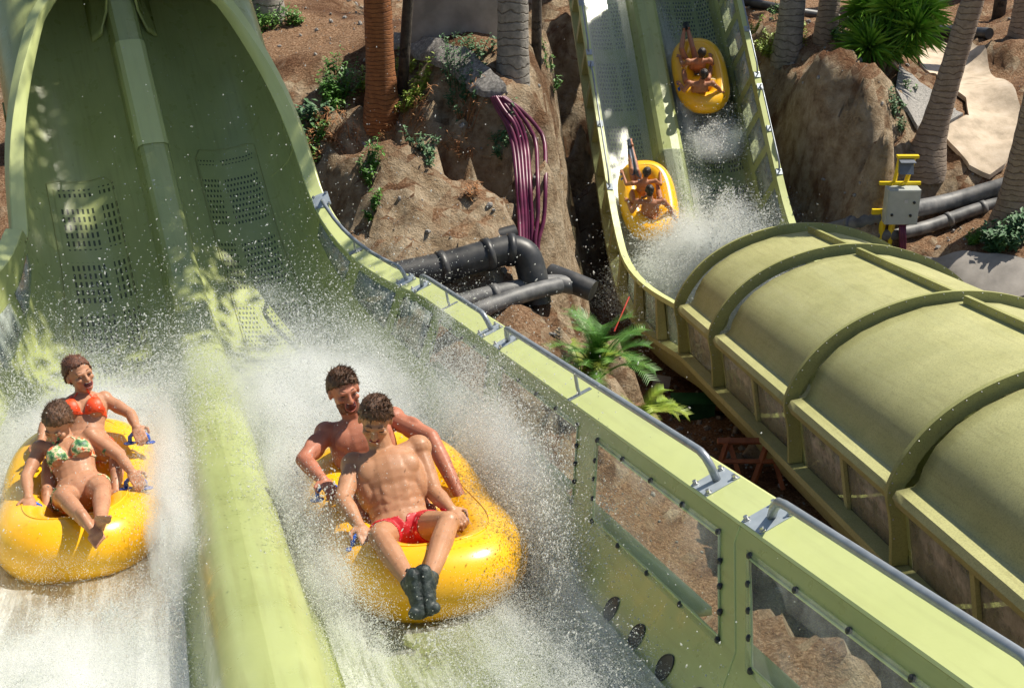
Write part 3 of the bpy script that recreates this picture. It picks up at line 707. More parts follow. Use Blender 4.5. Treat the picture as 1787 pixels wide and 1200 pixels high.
drape('gravel_apron', [(1568, 122), (1606, 150), (1640, 172), (1680, 205), (1655, 218), (1628, 238), (1600, 232), (1578, 196), (1562, 160)], M['path2'], .05, label='grey gravel apron beside the pale footpath', cat='path')
drape('rubble_strip', [(688, 78), (722, 80), (780, 98), (830, 122), (862, 150), (884, 178), (868, 196), (846, 200), (822, 186), (796, 160), (758, 132), (716, 118), (688, 98)], M['rubble'], .16, label='strip of grey rubble covering the purple hoses', cat='path')
drape('paving', [(1560, 455), (1650, 462), (1800, 466), (1800, 520), (1700, 560), (1600, 500)], M['concrete'], .06, label='dusty concrete slab behind the covered tube', cat='paving')
# ------------------------------------------------------------ concrete wall blocks at the top
def block(c, yaw, sx, sy, h, label, name='concrete_wall'):
    x, y = c[:2]; z0 = c[2]-.4; a = radians(yaw); X = np.array([cos(a), sin(a), 0]); Y = np.array([-sin(a), cos(a), 0])
    bm = bmesh.new(); bmesh.ops.create_cube(bm, size=1)
    for v in bm.verts: v.co = Vector(X*v.co.x*sx+Y*v.co.y*sy+np.array([0, 0, v.co.z*(h+.4)]))+Vector((x, y, z0+(h+.4)/2))
    bmesh.ops.bevel(bm, geom=bm.edges[:], offset=.03, segments=2, affect='EDGES')
    bmesh.ops.subdivide_edges(bm, edges=bm.edges[:], cuts=3, use_grid_fill=True)
    for v in bm.verts: v.co += Vector((.02, .02, .02))*mn.noise(v.co*1.3)
    return tag(bm_obj(name, bm, M['concrete'], None, False), label, 'wall')
block(onray(790, 66)+np.array([0, .75, 0]), 8, 1.7, 1.2, 1.3, 'grey concrete footing block behind the purple hoses')
block(onray(945, 50)+np.array([0, 1.0, 0]), -4, 1.0, .9, 1.0, 'made-up concrete block where shadow lies behind the grey ringed palm trunk')  # added block; only shadow is known to lie here
block(onray(1660, 30)+np.array([0, 1.2, 0]), 0, 2.2, .5, .9, 'grey concrete wall at the far end of the pale footpath')

# ------------------------------------------------------------ palms
def frond(mb, base, az, el, L, droop, nl=26, lw=.035, ll=.55, mbs=None):
    a = radians(az); e = radians(el); p = np.array(base, float); pts = []; n = 12
    for i in range(n+1):
        t = i/n; ee = e-radians(droop)*t*t; d = np.array([cos(a)*cos(ee), sin(a)*cos(ee), sin(ee)]); pts.append(p.copy()); p = p+d*L/n
    mb.tube(pts, [max(.006, .03*(1-i/n)) for i in range(n+1)], 4)
    for i in range(nl):
        t = .12+.88*i/nl; k = t*n; j = min(n-1, int(k)); q = pts[j]*(1-(k-j))+pts[j+1]*(k-j); d = pts[j+1]-pts[j]; d /= np.linalg.norm(d)
        sdv = np.cross(d, [0, 0, 1]); sdv /= np.linalg.norm(sdv)+1e-6; l = ll*(sin(pi*min(1, .15+t*.85))**.6)*rnd.uniform(.85, 1.1)
        for sg in (-1, 1):
            tip = q+sdv*sg*l*.8+d*l*.45+np.array([0, 0, -.18*l+rnd.uniform(-.06, .04)]); wv = d*lw
            mb.add([q-wv, q+wv, (q+tip)/2+wv*.8+np.array([0, 0, .03]), tip, (q+tip)/2-wv*.8+np.array([0, 0, .03])], [(0, 1, 2, 3, 4)])
def palm(px, py, wid, label, mat, h=7.0, lean=(0, 0), flare=1.35, crown=True, group='palm trees on the banks', base=None, taper=.8, nf=15, skirt=0, bend=(0, 0), fl=2.3):
    b = onray(px, py) if base is None else np.array(base, float)
    r = wid/2/F*np.dot(b, fwv); root = empty('palm_tree', b, label, 'palm tree', group)
    V = []; uv = []; n = 20; m = 44
    for i in range(m+1):
        t = i/m; z = -.35+t*(h+.35); zb_ = max(0, z-2.2)**1.6/max(.1, h-2.2)**1.6; c = np.array([lean[0]*max(0, z)+bend[0]*zb_, lean[1]*max(0, z)+bend[1]*zb_, z]); fl = 1+(flare-1)*math.exp(-max(0, z)*2.6); rr = r*fl*(1-(1-taper)*t)
        rr *= 1+.025*mn.noise(Vector((t*9, px, 0)))
        ring = 1+.018*(1 if (i % 2) else -1)
        for k in range(n):
            q = 2*pi*k/n; V.append(c+np.array([cos(q), sin(q), 0])*rr*ring*(1+.03*mn.noise(Vector((cos(q)*2, sin(q)*2, z*1.5+px))))); uv.append((k/n, z))
    Fc = [(i*n+k, i*n+(k+1) % n, (i+1)*n+(k+1) % n, (i+1)*n+k) for i in range(m) for k in range(n)]
    t = mesh_obj('trunk', V, Fc, mat, root, True, uv)
    if crown:
        mb = MB(); top = np.array([lean[0]*h+bend[0], lean[1]*h+bend[1], h])  # bend places the unseen crown for the shade it casts
        for k in range(nf): frond(mb, top, k*360/nf+rnd.uniform(-12, 12), rnd.choice([65, 40, 20, 5])+rnd.uniform(-8, 8), fl*rnd.uniform(.9, 1.12), rnd.uniform(60, 95))
        mb.obj('crown', M['leaf'], root, False)
    return root
palm(667, 197, 50, 'stout orange-brown palm trunk standing on the bank above the purple hoses', M['trunk_orange'], 7.5, bend=(1.6, -1.2), nf=26, fl=2.6)
palm(895, 138, 54, 'thick grey ringed palm trunk left of the far slide', M['trunk_grey'], 8.8, flare=1.15, bend=(1.4, -3.2), nf=34, fl=2.8)
palm(464, 26, 58, 'grey palm trunk at the top edge beside the near slide tunnel', M['trunk_grey'], 7.5, flare=1.25, bend=(2.2, -1.5), nf=28, fl=2.7)
palm(1374, 92, 44, 'grey palm trunk rising from bright weeds right beside the far slide', M['trunk_grey'], 8, flare=1.3, lean=(.02, 0), bend=(1.8, 3.0), nf=24, fl=2.4)
palm(1440, 64, 36, 'tan palm trunk just right of the one in the weeds', M['trunk_brown'], 8.8, flare=1.2, lean=(.03, 0), bend=(.3, 2.6), nf=24, fl=2.4)
palm(1508, 18, 34, 'short visible foot of a palm trunk above the spiky bush', M['trunk_brown'], 7, flare=1.2)
palm(1612, 283, 46, 'slender palm trunk leaning right over the pale footpath', M['trunk_brown'], 8, flare=1.75, lean=(.17, .02), taper=.55)
palm(1760, 396, 52, 'grey-brown palm trunk with a flared foot at the right edge of the photo', M['trunk_brown'], 8, flare=1.5, lean=(.06, 0))
palm(1778, 62, 34, 'thin palm trunk at the top right corner on the red mulch mound', M['trunk_brown'], 7, flare=1.2)
# thin dark trunks
def stem(px, py, wid, label, h, lean, mat, bend=(0, 0), spread=.8, nlf=1800, target=None):
    b = onray(px, py)
    if target is not None: bend = (target[0]-b[0]-lean[0]*h, target[1]-b[1]-lean[1]*h); h = target[2]-b[2]  # unseen crown is set sunward of a chute to shade it
    r = wid/2/F*np.dot(b, fwv); root = empty('tree', b, label, 'tree', 'thin dark trees')
    mb = MB(); pts = [(lean[0]*z+bend[0]*(max(0, z-2)/(h-2))**1.5, lean[1]*z+bend[1]*(max(0, z-2)/(h-2))**1.5, z) for z in np.linspace(-.2, h, 14)]; mb.tube(pts, [r*(1.15-.45*i/13) for i in range(14)], 10); mb.obj('trunk', mat, root)
    mb = MB(); top = np.array(pts[-1])
    for k in range(7):
        d = np.array([rnd.uniform(-1, 1), rnd.uniform(-1, 1), rnd.uniform(.3, 1)]); mb.tube([top-np.array([0, 0, .3]), top+d*.5, top+d*1.1], [.04, .025, .01], 5)
    mb.obj('branch', mat, root); mb = MB()
    cl_ = [top+np.array([nr.normal(0, spread), nr.normal(0, spread), .5+nr.normal(0, .5)]) for _ in range(26)]
    for k in range(nlf):
        c = cl_[k % 26]+nr.normal(0, .28, 3); d = nr.normal(size=3); d /= np.linalg.norm(d); e = np.cross(d, nr.normal(size=3)); e /= np.linalg.norm(e)
        mb.add([c-d*.13, c+e*.06, c+d*.13, c-e*.06], [(0, 1, 2, 3)])
    mb.obj('crown', M['leaf'], root, False)
stem(702, 158, 17, 'thin dark trunk leaning right, beside the orange-brown palm', 9.2, (.10, 0), M['trunk_dark'], spread=1.3, nlf=9500, target=P1(19.2)[0]+np.array(sd)*10.5)
stem(936, 105, 16, 'dark slim trunk in the shade right of the grey ringed palm', 9.8, (0, 0), M['trunk_dark'], spread=1.5, nlf=3200, target=P1(15.8)[0]+np.array(sd)*11)
stem(1742, 30, 20, 'dark trunk in the top right corner behind the pale footpath', 9, (0, 0), M['trunk_dark'], spread=1.25, nlf=5500, target=W(P2, 30.6, -1.8, 0)+np.array(sd)*10.5)  # crown out of view, put in to shade the far drop

# ------------------------------------------------------------ shrubs and weeds
def spiky(px, py, R, n, label, mat, name='spiky_bush', cat='bush', hgt=1.0, wl=.045, base=None, grp=None, curve=.5, stemh=.6):
    b = onray(px, py) if base is None else np.array(base); root = empty(name, b, label, cat, grp)
    mb = MB(); heads = [(np.array([rnd.gauss(0, .28*R), rnd.gauss(0, .28*R), stemh*rnd.uniform(.5, 1.25)*R])) for _ in range(18)]
    for h_ in heads: mb.tube([(0, 0, -.1), h_*.5+np.array([rnd.uniform(-.05, .05), 0, 0]), h_], [.05, .04, .03], 6)
    mb.obj('stem', M['trunk_brown'], root); mb = MB()
    for i in range(n):
        c = heads[i % 18]; az = rnd.uniform(0, 2*pi); el = rnd.uniform(-.5, 1.45); l = R*rnd.uniform(.45, .75)*hgt
        d = np.array([cos(az)*cos(el), sin(az)*cos(el), sin(el)]); s_ = np.cross(d, [0, 0, 1]); s_ /= np.linalg.norm(s_)+1e-6
        p1 = c+d*l*.5; p2 = c+d*l+np.array([0, 0, -curve*l*.35]); wv = s_*wl*rnd.uniform(.7, 1.2)*.5
        mb.add([c-wv*.5, c+wv*.5, p1+wv, p2, p1-wv], [(0, 1, 2, 3, 4)])
    mb.obj('leaves', mat, root, False); return root
spiky(1545, 122, 1.15, 3400, 'large bright green spiky bush on top of the right bank', M['leaf_s'], stemh=.85, wl=.06)
def weed(px, py, R, n, label, mat, cat='plant', name='plant', H=.5, leaf=.085, grp='low plants on the banks', base=None, thin=.5):
    b = onray(px, py) if base is None else np.array(base); root = empty(name, b, label, cat, grp); mb = MB(); ms = MB(); ns = max(4, n//28)
    st = []
    for i in range(ns):
        a = rnd.uniform(0, 2*pi); r = R*sqrt(rnd.random()); tip = np.array([cos(a)*r, sin(a)*r, H*rnd.uniform(.35, 1)]); f = np.array([cos(a)*r*.35, sin(a)*r*.35, -.12+gz(b[0]+cos(a)*r*.35, b[1]+sin(a)*r*.35)-b[2]]); tip[2] += max(-.3, gz(b[0]+tip[0], b[1]+tip[1])-b[2]); st.append((f, tip)); ms.tube([f, (f+tip)/2+np.array([0, 0, .05]), tip], [.008, .006, .004], 4)
    for i in range(n):
        f, tip = st[i % ns]; t = rnd.uniform(.3, 1.05); c = f+(tip-f)*t+nr.normal(0, .05*R+.02, 3); az = rnd.uniform(0, 2*pi); el = rnd.uniform(-.3, .9)
        d = np.array([cos(az)*cos(el), sin(az)*cos(el), sin(el)]); s_ = np.cross(d, [0, 0, 1]); s_ /= np.linalg.norm(s_)+1e-6; l = leaf*rnd.uniform(.6, 1.4)
        mb.add([c-d*l*.5, c+s_*l*thin*.5, c+d*l*.5+np.array([0, 0, -.2*l]), c-s_*l*thin*.5], [(0, 1, 2, 3)])
    ms.obj('stem', mat, root); mb.obj('leaves', mat, root, False); return root
weed(455, 45, .55, 900, 'bright green weeds round the foot of the palm by the tunnel', M['leaf'], H=.35)
weed(510, 40, .3, 350, 'small bright green weed clump right of the palm by the tunnel', M['leaf'], H=.3)
weed(590, 178, .42, 1100, 'bushy dark green plant just left of the orange-brown palm', M['leaf'], H=.6, leaf=.09)
weed(545, 212, .3, 380, 'pale leafy plant near the near slide rim', M['leaf_b'], H=.35, leaf=.13)
weed(505, 235, .25, 240, 'grey-green thistly plant against the near slide rim', M['leaf_b'], H=.3, leaf=.12)
weed(722, 178, .38, 800, 'yellow-green weeds just right of the orange-brown palm', M['leaf_y'], H=.3)
weed(712, 128, .25, 350, 'yellow-green weeds behind the thin leaning trunk', M['leaf_y'], H=.3)
weed(795, 165, .35, 420, 'tall bluish weed growing through the rubble strip', M['leaf_b'], H=.75, leaf=.07)
weed(818, 190, .25, 240, 'dark weed at the lower end of the rubble strip', M['leaf_b'], H=.5)
weed(830, 105, .5, 500, 'weeds in front of the concrete footing block', M['leaf_b'], H=.3)
weed(645, 320, .2, 330, 'green creeper hanging on the cut face', M['leaf'], H=.35, leaf=.08)
weed(655, 368, .16, 160, 'lower tuft of creeper near the foot of the cut face', M['leaf'], H=.25)
weed(742, 268, .32, 300, 'pale weeds at the lip of the cut face', M['leaf_b'], H=.3)
weed(960, 130, .25, 160, 'small green weed in the shade beside the far slide', M['leaf'], H=.3)
weed(1350, 82, .4, 900, 'lime green weeds at the foot of the palm beside the far slide', M['leaf_y'], H=.4)
weed(1310, 62, .28, 300, 'yellow weeds right against the far slide rim', M['leaf_y'], H=.3)
weed(1392, 78, .25, 330, 'bright weeds between the two upright palms', M['leaf_y'], H=.35)
weed(1470, 68, .28, 360, 'green weeds between the second upright palm and the spiky bush', M['leaf'], H=.3)
weed(1358, 35, .25, 260, 'leafy green sprig left of the palm beside the far slide', M['leaf'], H=.6)
weed(1696, 424, .17, 300, 'small bright green tuft on the dirt left of the right edge palm', M['leaf'], H=.22, leaf=.12, thin=.2)
weed(1752, 430, .4, 900, 'dark green leafy plant at the foot of the right edge palm', M['leaf_b'], H=.55, leaf=.16)
weed(1585, 165, .18, 90, 'sparse sprig on the gravel apron', M['leaf'], H=.35)
weed(1565, 210, .25, 260, 'green weeds hanging under the spiky bush', M['leaf_b'], H=.4)
for i, (px, py, R, n, lb) in enumerate(((700, 245, .55, 900, 'rusty dry grass draped over the lip of the cut face'), (560, 255, .4, 600, 'rusty dry grass next to the near slide rim'), (620, 268, .4, 600, 'rusty dry grass below the orange-brown palm'), (805, 235, .45, 600, 'brown dead vine on the cut face left of the hoses'), (1300, 50, .3, 260, 'dry straw beside the far slide rim'), (825, 345, .12, 160, 'small rusty tuft in the middle of the cut face'))):
    weed(px, py, R, n, lb, M['dry'], H=.25, leaf=.14, thin=.12, name='dry_grass', cat='dry grass', grp='dry grass tufts')
# young palms by the mound
def youngpalm(px, py, label, mat, n, L, el0=70, base=None, az=(0, 360), ll=.16):
    b = onray(px, py); root = empty('palm_shrub', b, label, 'palm shrub', 'young palms beside the near slide'); mb = MB()
    for k in range(n):
        a = rnd.uniform(*az); e = rnd.uniform(el0-40, el0+15); ln = L*rnd.uniform(.75, 1.1); tmp = MB()
        aa = radians(a); ee = radians(e); p = np.array([0, 0, 0.]); pts = []
        for i in range(11):
            t = i/10; e2_ = ee-radians(95)*t*t; pts.append(p.copy()); p = p+np.array([cos(aa)*cos(e2_), sin(aa)*cos(e2_), sin(e2_)])*ln/10
        mb.tube(pts, [.012*(1-i/12) for i in range(11)], 4)
        for i in range(34):
            t = .15+.85*i/34; q = t*10; j = min(9, int(q)); c = pts[j]*(1-(q-j))+pts[j+1]*(q-j); d = pts[j+1]-pts[j]; d /= np.linalg.norm(d); s_ = np.cross(d, [0, 0, 1]); s_ /= np.linalg.norm(s_)+1e-6
            for sg in (-1, 1):
                tip = c+s_*sg*ll*.85+d*ll*.6+np.array([0, 0, .02]); mb.add([c-d*.008, c+d*.008, tip], [(0, 1, 2)])
    mb.obj('fronds', mat, root, False)
weed(640, 150, .3, 420, 'low yellow-green weeds behind the orange-brown palm', M['leaf_y'], H=.25)
weed(880, 245, .25, 260, 'sparse grey-green weed on the cut face left of the far slide', M['leaf_b'], H=.3)
weed(540, 265, .3, 420, 'dark green trailing weed below the near slide rim', M['leaf'], H=.3)
youngpalm(1042, 668, 'feathery green young palm on the mound', M['leaf'], 34, 1.1, 82)
youngpalm(1015, 650, 'yellow-green young palm low beside the handrail', M['leaf_y'], 10, .7, 50)
youngpalm(1120, 735, 'arching yellow-green palm fronds lowest beside the handrail', M['leaf_y'], 12, .7, 60)
# ------------------------------------------------------------ pipes
def pipe(pts, r, label, mat, name='pipe', cat='pipe', collars=(), grp=None, smoothn=2, cr=1.12):
    p = [np.array(q, float) for q in pts]
    for _ in range(smoothn):
        q = [p[0]]
        for a, b in zip(p[:-1], p[1:]): q += [a*.8+b*.2, a*.2+b*.8]
        p = q+[p[-1]]
    mb = MB(); mb.tube(p, r, 18)
    o = mb.obj(name, mat); tag(o, label, cat, grp); sharp(o, 50)
    if collars:
        L = np.cumsum([0]+[np.linalg.norm(b-a) for a, b in zip(p[:-1], p[1:])])
        for c in collars:
            d = c*L[-1]; j = min(len(p)-2, int(np.searchsorted(L, d)-1)); j = max(0, j); t = (d-L[j])/(L[j+1]-L[j]); q = p[j]*(1-t)+p[j+1]*t; u = (p[j+1]-p[j])/np.linalg.norm(p[j+1]-p[j])
            mb = MB(); mb.tube([q-u*.05, q+u*.05], r*cr, 18); mb.obj('collar', mat, o)
    return o
pipe([U(600, 500, 18.2), U(760, 470, 18.6), U(855, 443, 18.8), U(895, 434, 18.9), U(920, 445, 18.9), U(932, 490, 18.95), U(936, 530, 19.0)], .215, 'big black pipe bending down in a square elbow', M['pipe'], collars=(.42, .62, .72), grp='black pipes below the cut face')
pipe([U(640, 470, 19.4), U(760, 440, 19.6), U(900, 405, 19.9)], .12, 'thin dusty pipe lying along the foot of the cut face', M['pipe'], grp='black pipes below the cut face')
pipe([U(760, 540, 18.4), U(860, 512, 18.7), U(960, 492, 19.1), U(1010, 500, 19.2)], .13, 'lower black pipe passing under the square elbow', M['pipe_dusty'], collars=(.4, .7), grp='black pipes below the cut face')
pipe([U(780, 565, 18.0), U(850, 535, 18.2), U(930, 508, 18.6), U(975, 498, 18.9)], .12, 'lowest dusty pipe ending at the dirt mound', M['pipe_dusty'], grp='black pipes below the cut face')
pipe([U(960, 478, 19.4), U(1000, 493, 19.2), U(1035, 508, 19.1)], .16, 'short shiny black pipe end beside the dirt mound', M['pipe'], grp='black pipes below the cut face')
zl = .05
def gpipe(pix, r, label, mat, grp, collars=(), lift=None):
    pts = []
    for px, py in pix:
        q = onray(px, py); pts.append(q+np.array([0, 0, r if lift is None else lift]))
    return pipe(pts, r, label, mat, collars=collars, grp=grp)
gpipe([(1400, 430), (1480, 412), (1560, 392), (1650, 368), (1742, 344), (1800, 328)], .165, 'upper black pipe running behind the control cabinet', M['pipe_dusty'], 'black pipes on the right bank', (.3,))
gpipe([(1480, 436), (1560, 424), (1620, 408), (1690, 380), (1742, 368), (1800, 356)], .125, 'lower black pipe running behind the control cabinet', M['pipe_dusty'], 'black pipes on the right bank', (.55, .75))
gpipe([(1470, 48), (1520, 56), (1600, 60), (1660, 66), (1725, 70)], .13, 'black pipe crossing behind the spiky bush', M['pipe'], 'black pipes on the right bank', (.7,))
gpipe([(1280, 10), (1320, 16), (1380, 28), (1460, 40)], .11, 'black pipe behind the two upright palms', M['pipe'], 'black pipes on the right bank')
for i, (dx, lb) in enumerate(((0, 'leftmost'), (1, 'second from the left'), (2, 'third from the left'), (3, 'fourth from the left'), (4, 'fifth from the left'), (5, 'sixth from the left'), (6, 'rightmost, bulging out to the right'))):
    b = max(0, dx-4)*9
    pts = [(858+dx*3.5, 176+dx*-1.0), (868+dx*6, 200-dx*2), (886+dx*6+b*.4, 232-dx*3), (897+dx*6+b, 272-dx*3), (903+dx*5.5+b*.9, 330), (906+dx*5.5+b*.6, 385), (908+dx*5, 430), (910+dx*5, 455)]
    q = []
    for k, (px, py) in enumerate(pts): g = onray(px, py); g = g-(g/np.linalg.norm(g))*(.10+.03*(dx % 3)); q.append(g)
    pipe(q, .034, 'purple corrugated hose on the cut face, '+lb, M['hose'], 'hose', 'hose', grp='purple hoses hanging down the cut face')
pipe([UZ(1098, 520, -8.6)*0+U(1098, 518, 21.5), U(1085, 548, 21.3), U(1072, 578, 21.2)], .012, 'thin reddish cord strung from the far slide', M['strap'], 'cord', 'cord', smoothn=0)
# ------------------------------------------------------------ control cabinet on a yellow stand
cb = onray(1556, 442); dC = np.dot(cb, fwv); k = dC/F
cab = empty('control_cabinet', cb, 'grey electrical cabinet on a yellow steel stand above the covered tube', 'control cabinet')
def lc(px, py, dy=0): return U(px, py, dC)*1.0-cb+np.array([0, dy, 0])
X = np.array([1., 0, 0]); 
def zz(py): return (442-py)*k/cos(TH)
mb = MB(); mb.box((lc(1562, 300)[0], 0, (zz(395)+zz(338))/2), (.30, 0, 0), (0, .13, 0), (0, 0, (zz(338)-zz(395))/2)); bxo = mb.obj('cabinet', M['cabinet'], cab, False)
md = bxo.modifiers.new('b', 'BEVEL'); md.width = .012; md.segments = 2
cx = lc(1562, 300)[0]; zt = zz(338); zb = zz(395)
mb = MB(); mb.box((cx, -.135, (zb+zt)/2), (.275, 0, 0), (0, .006, 0), (0, 0, (zt-zb)/2-.02)); mb.obj('cabinet_door', M['cabinet'], cab, False)
mb = MB()
for dx_, dz in ((-.19, -.14), (.15, -.15), (.19, .10)): mb.tube([(cx+dx_, -.14, (zb+zt)/2+dz), (cx+dx_, -.165, (zb+zt)/2+dz)], .026, 12)
mb.obj('knob', M['darkbolt'], cab)
mb = MB(); mb.box((cx+.04, -.146, (zb+zt)/2+.12), (.03, 0, 0), (0, .004, 0), (0, 0, .03)); mb.obj('lock_plate', M['white'], cab, False)
for sx_, x0 in (('l', cx-.16), ('r', cx+.02)):
    mb = MB(); mb.tube([(x0-.20, -.02, -.5), (x0-.10, .10, zb+.05), (x0-.02, .16, zt+.05)], .06, 4); mb.obj('leg', M['yellow'], cab, False)
mb = MB(); mb.box((cx-.02, .17, zt+.03), (.38, 0, 0), (0, .03, 0), (0, 0, .03)); mb.obj('crossbar', M['yellow'], cab, False)
mb = MB(); mb.box((cx-.36, .15, zb+.16), (.12, 0, 0), (0, .03, 0), (0, 0, .05)); mb.obj('crossbar', M['yellow'], cab, False)
mb = MB(); mb.tube([(cx-.13, .17, zt), (cx-.08, .17, zt+.52)], .04, 4); mb.obj('upright', M['yellow'], cab, False)
mb = MB(); mb.tube([(cx+.08, .17, zt), (cx+.18, .17, zt+.52)], .045, 4); mb.obj('upright', M['yellow'], cab, False)
mb = MB(); mb.box((cx+.06, .17, zt+.54), (.20, 0, 0), (0, .05, 0), (0, 0, .025)); mb.obj('crossbar', M['yellow'], cab, False)
mb = MB(); mb.box((cx+.03, .10, zt+.36), (.13, .0, 0), (0, .05, .0), (0, .05, .11)); mb.box((cx+.03, .05, zt+.485), (.14, 0, 0), (0, .09, .01), (0, 0, .008)); so_ = mb.obj('screen', M['screen'], cab, False)
mb = MB()
for q in range(3): mb.tube([(cx+.02+q*.04, -.02, zb+.02), (cx+.06+q*.04, -.03, zb-.3), (cx+.16+q*.03, -.05, -.4)], .03, 8)
mb.obj('conduit', M['hose'], cab)
# ------------------------------------------------------------ wooden trestle, green crate, pale sheet
def trestle(px, py):
    b = onray(px, py); r = empty('trestle', b, 'low reddish timber trestle under the covered tube', 'trestle')
    def bar(a, c, w_=.035): mb = MB(); mb.tube([a, c], w_*1.3, 4); return mb
    for x_ in (-.05, .5):
        bar((x_-.22, -.2, -.05), (x_, 0, .62)).obj('leg', M['wood'], r, False); bar((x_+.22, -.2, -.05), (x_+.0, .06, .62)).obj('leg', M['wood'], r, False)
    bar((-.2, 0, .60), (.9, 0, .60), .04).obj('top_beam', M['wood'], r, False); bar((-.15, -.09, .33), (.75, -.09, .33), .03).obj('brace', M['wood'], r, False)
trestle(1272, 838)
bq = onray(1208, 726); mb = MB(); mb.box(bq+np.array([0, 0, .15]), (.36, 0, 0), (0, .2, 0), (0, 0, .17)); mb.box(bq+np.array([0, 0, .335]), (.38, 0, 0), (0, .22, 0), (0, 0, .02))
tag(mb.obj('crate', M['paintgreen'], None, False), 'dark green crate beneath the far slide column', 'crate')
bq = onray(1152, 684); mb = MB(); V = [bq+np.array([x_, .02*y_, y_]) for x_, y_ in ((-.17, .02), (.15, -.02), (.19, .3), (-.12, .36))]; mb.add(V+[v+np.array([0, .02, 0]) for v in V], [(0, 1, 2, 3), (7, 6, 5, 4), (0, 4, 5, 1), (1, 5, 6, 2), (2, 6, 7, 3), (3, 7, 4, 0)])
tag(mb.obj('panel', M['white'], None, False), 'pale rectangular sheet propped in the gully', 'panel')
# loose stones and litter
mb = MB()
for i in range(2600):
    x, y = rnd.uniform(-6.5, 13), rnd.uniform(13, 33); r = .012+.05*rnd.random()**4
    if rnd.random() < .3: x, y = rnd.gauss(4.5, 1.5), rnd.gauss(19, 2)
    z = gz(x, y)+r*.4; q = nr.normal(size=(3, 3)); q, _ = np.linalg.qr(q); mb.ellip((x, y, z), q[0]*r*1.3, q[1]*r, q[2]*r*.7, 5, 4)
tag(mb.obj('gravel', M['path2'], None, False), 'loose stones scattered over the banks', 'gravel', kind='stuff')

# ============================================================ RAFTS
def rframe(P, s, w_, n_, yaw=0, sh=False):
    p, T, L, N = P(s); O = p+L*w_+N*n_; a = radians(yaw); X = L*cos(a)-T*sin(a); Y = L*sin(a)+T*cos(a); return (O, X, Y, N)
RR = rframe(P1, 8.0, 1.10, -.13, -3); RL = rframe(P1, 9.6, -1.05, -.13, 0)
def fitframe(P, px, py, s, nn):
    """frame on the chute whose origin lies on the sight line, at height nn over the path"""
    p, T, L, N = P(s); O = p+N*nn
    r = U(px, py, 1); k = (O@N)/(r@N); q = r*k; return (q, L, T, N)
FA = fitframe(P2, 1131, 350, 25.4, -.72+.02); FB = fitframe(P2, 1222, 132, 28.3, -.72+.02)
def loc(fr, v): O, X, Y, N = fr; return O+X*v[0]+Y*v[1]+N*v[2]
def ring_path(hw, hl, n=64, e=2.9):
    o = []
    for i in range(n):
        q = 2*pi*i/n; c, s = cos(q), sin(q); o.append((hw*math.copysign(abs(c)**(2/e), c), hl*math.copysign(abs(s)**(2/e), s)))
    return o
def make_raft(fr, label, group='yellow double rafts', flip=1, r=.225, hw=.36, hl=.72, dz=-.17, bk=1.5):
    O, X, Y, N = fr; O = O+N*dz; root = empty('raft', O, label, 'raft', group)
    root.matrix_world = Matrix(((X[0], Y[0], N[0], O[0]), (X[1], Y[1], N[1], O[1]), (X[2], Y[2], N[2], O[2]), (0, 0, 0, 1)))
    pts = [(a, b if b*flip < 0 else b*bk) for a, b in ring_path(hw, hl)]; lz = lambda b: .20*sm((b*flip-.15)/1.0)*(bk-1)/.5; mb = MB(); rr = [r*(1+.16*(bk-1)/.5*sm((p[1]*flip-.2)/.8)) for p in pts]
    mb.tube([(a, b, lz(b)) for a, b in pts], rr, 26, closed=True, upd=(0, 0, 1)); mb.obj('tube', M['raft'], root)
    mb = MB(); mb.tube([(-.36, flip*.26, .02), (-.2, flip*.26, .05), (0, flip*.26, .06), (.2, flip*.26, .05), (.36, flip*.26, .02)], [.15, .165, .17, .165, .15], 20); mb.obj('middle_bolster', M['raft'], root)
    mb = MB(); q = [(a*1.02, b*1.02, .0) for a, b in pts]; q2 = [(a*1.02, b*1.02, -.16) for a, b in pts]; nn = len(q); mb.add(q+q2, [tuple(range(nn)), tuple(range(nn, 2*nn))[::-1]]+[(i, (i+1) % nn, nn+(i+1) % nn, nn+i) for i in range(nn)]); mb.obj('floor', M['raft'], root, False)
    mb = MB(); mb.tube([(a*1.0+math.copysign(.001, a), b, lz(b)+rr[i_]+.001) for i_, (a, b) in enumerate(pts)], .005, 6, closed=True); mb.obj('seam', M['raft'], root)
    return root
def make_handle(root, fr, c, d, r=.016, ln=.15):
    O, X, Y, N = fr; q = c-np.array(root.matrix_world.translation); c = np.array([q@X, q@Y, q@N]); mb = MB(); d = np.array(d, float); d /= np.linalg.norm(d)
    up = np.array([0, 0, 1.]); pts = [c-d*ln*.5-up*.055, c-d*ln*.46-up*.01, c-d*ln*.3+up*.012, c+up*.016, c+d*ln*.3+up*.012, c+d*ln*.46-up*.01, c+d*ln*.5-up*.055]
    mb.tube(pts, r, 10); mb.ellip(c-d*ln*.5-up*.06, d*.05, np.cross(up, d)*.04, up*.012, 12, 6); mb.ellip(c+d*ln*.5-up*.06, d*.05, np.cross(up, d)*.04, up*.012, 12, 6)
    mb.obj('handle', M['handle'], root)
raftR = make_raft(RR, 'yellow double raft in the right lane of the near slide carrying two men', flip=1, hw=.40, r=.235)
raftL = make_raft(RL, 'yellow double raft in the left lane of the near slide carrying two women', flip=1)
raftA = make_raft(FA, 'yellow raft in the left lane of the far slide', flip=-1, dz=0, bk=1.0)
raftB = make_raft(FB, 'yellow raft highest on the far slide, hidden in spray', flip=-1, dz=0, bk=1.0)

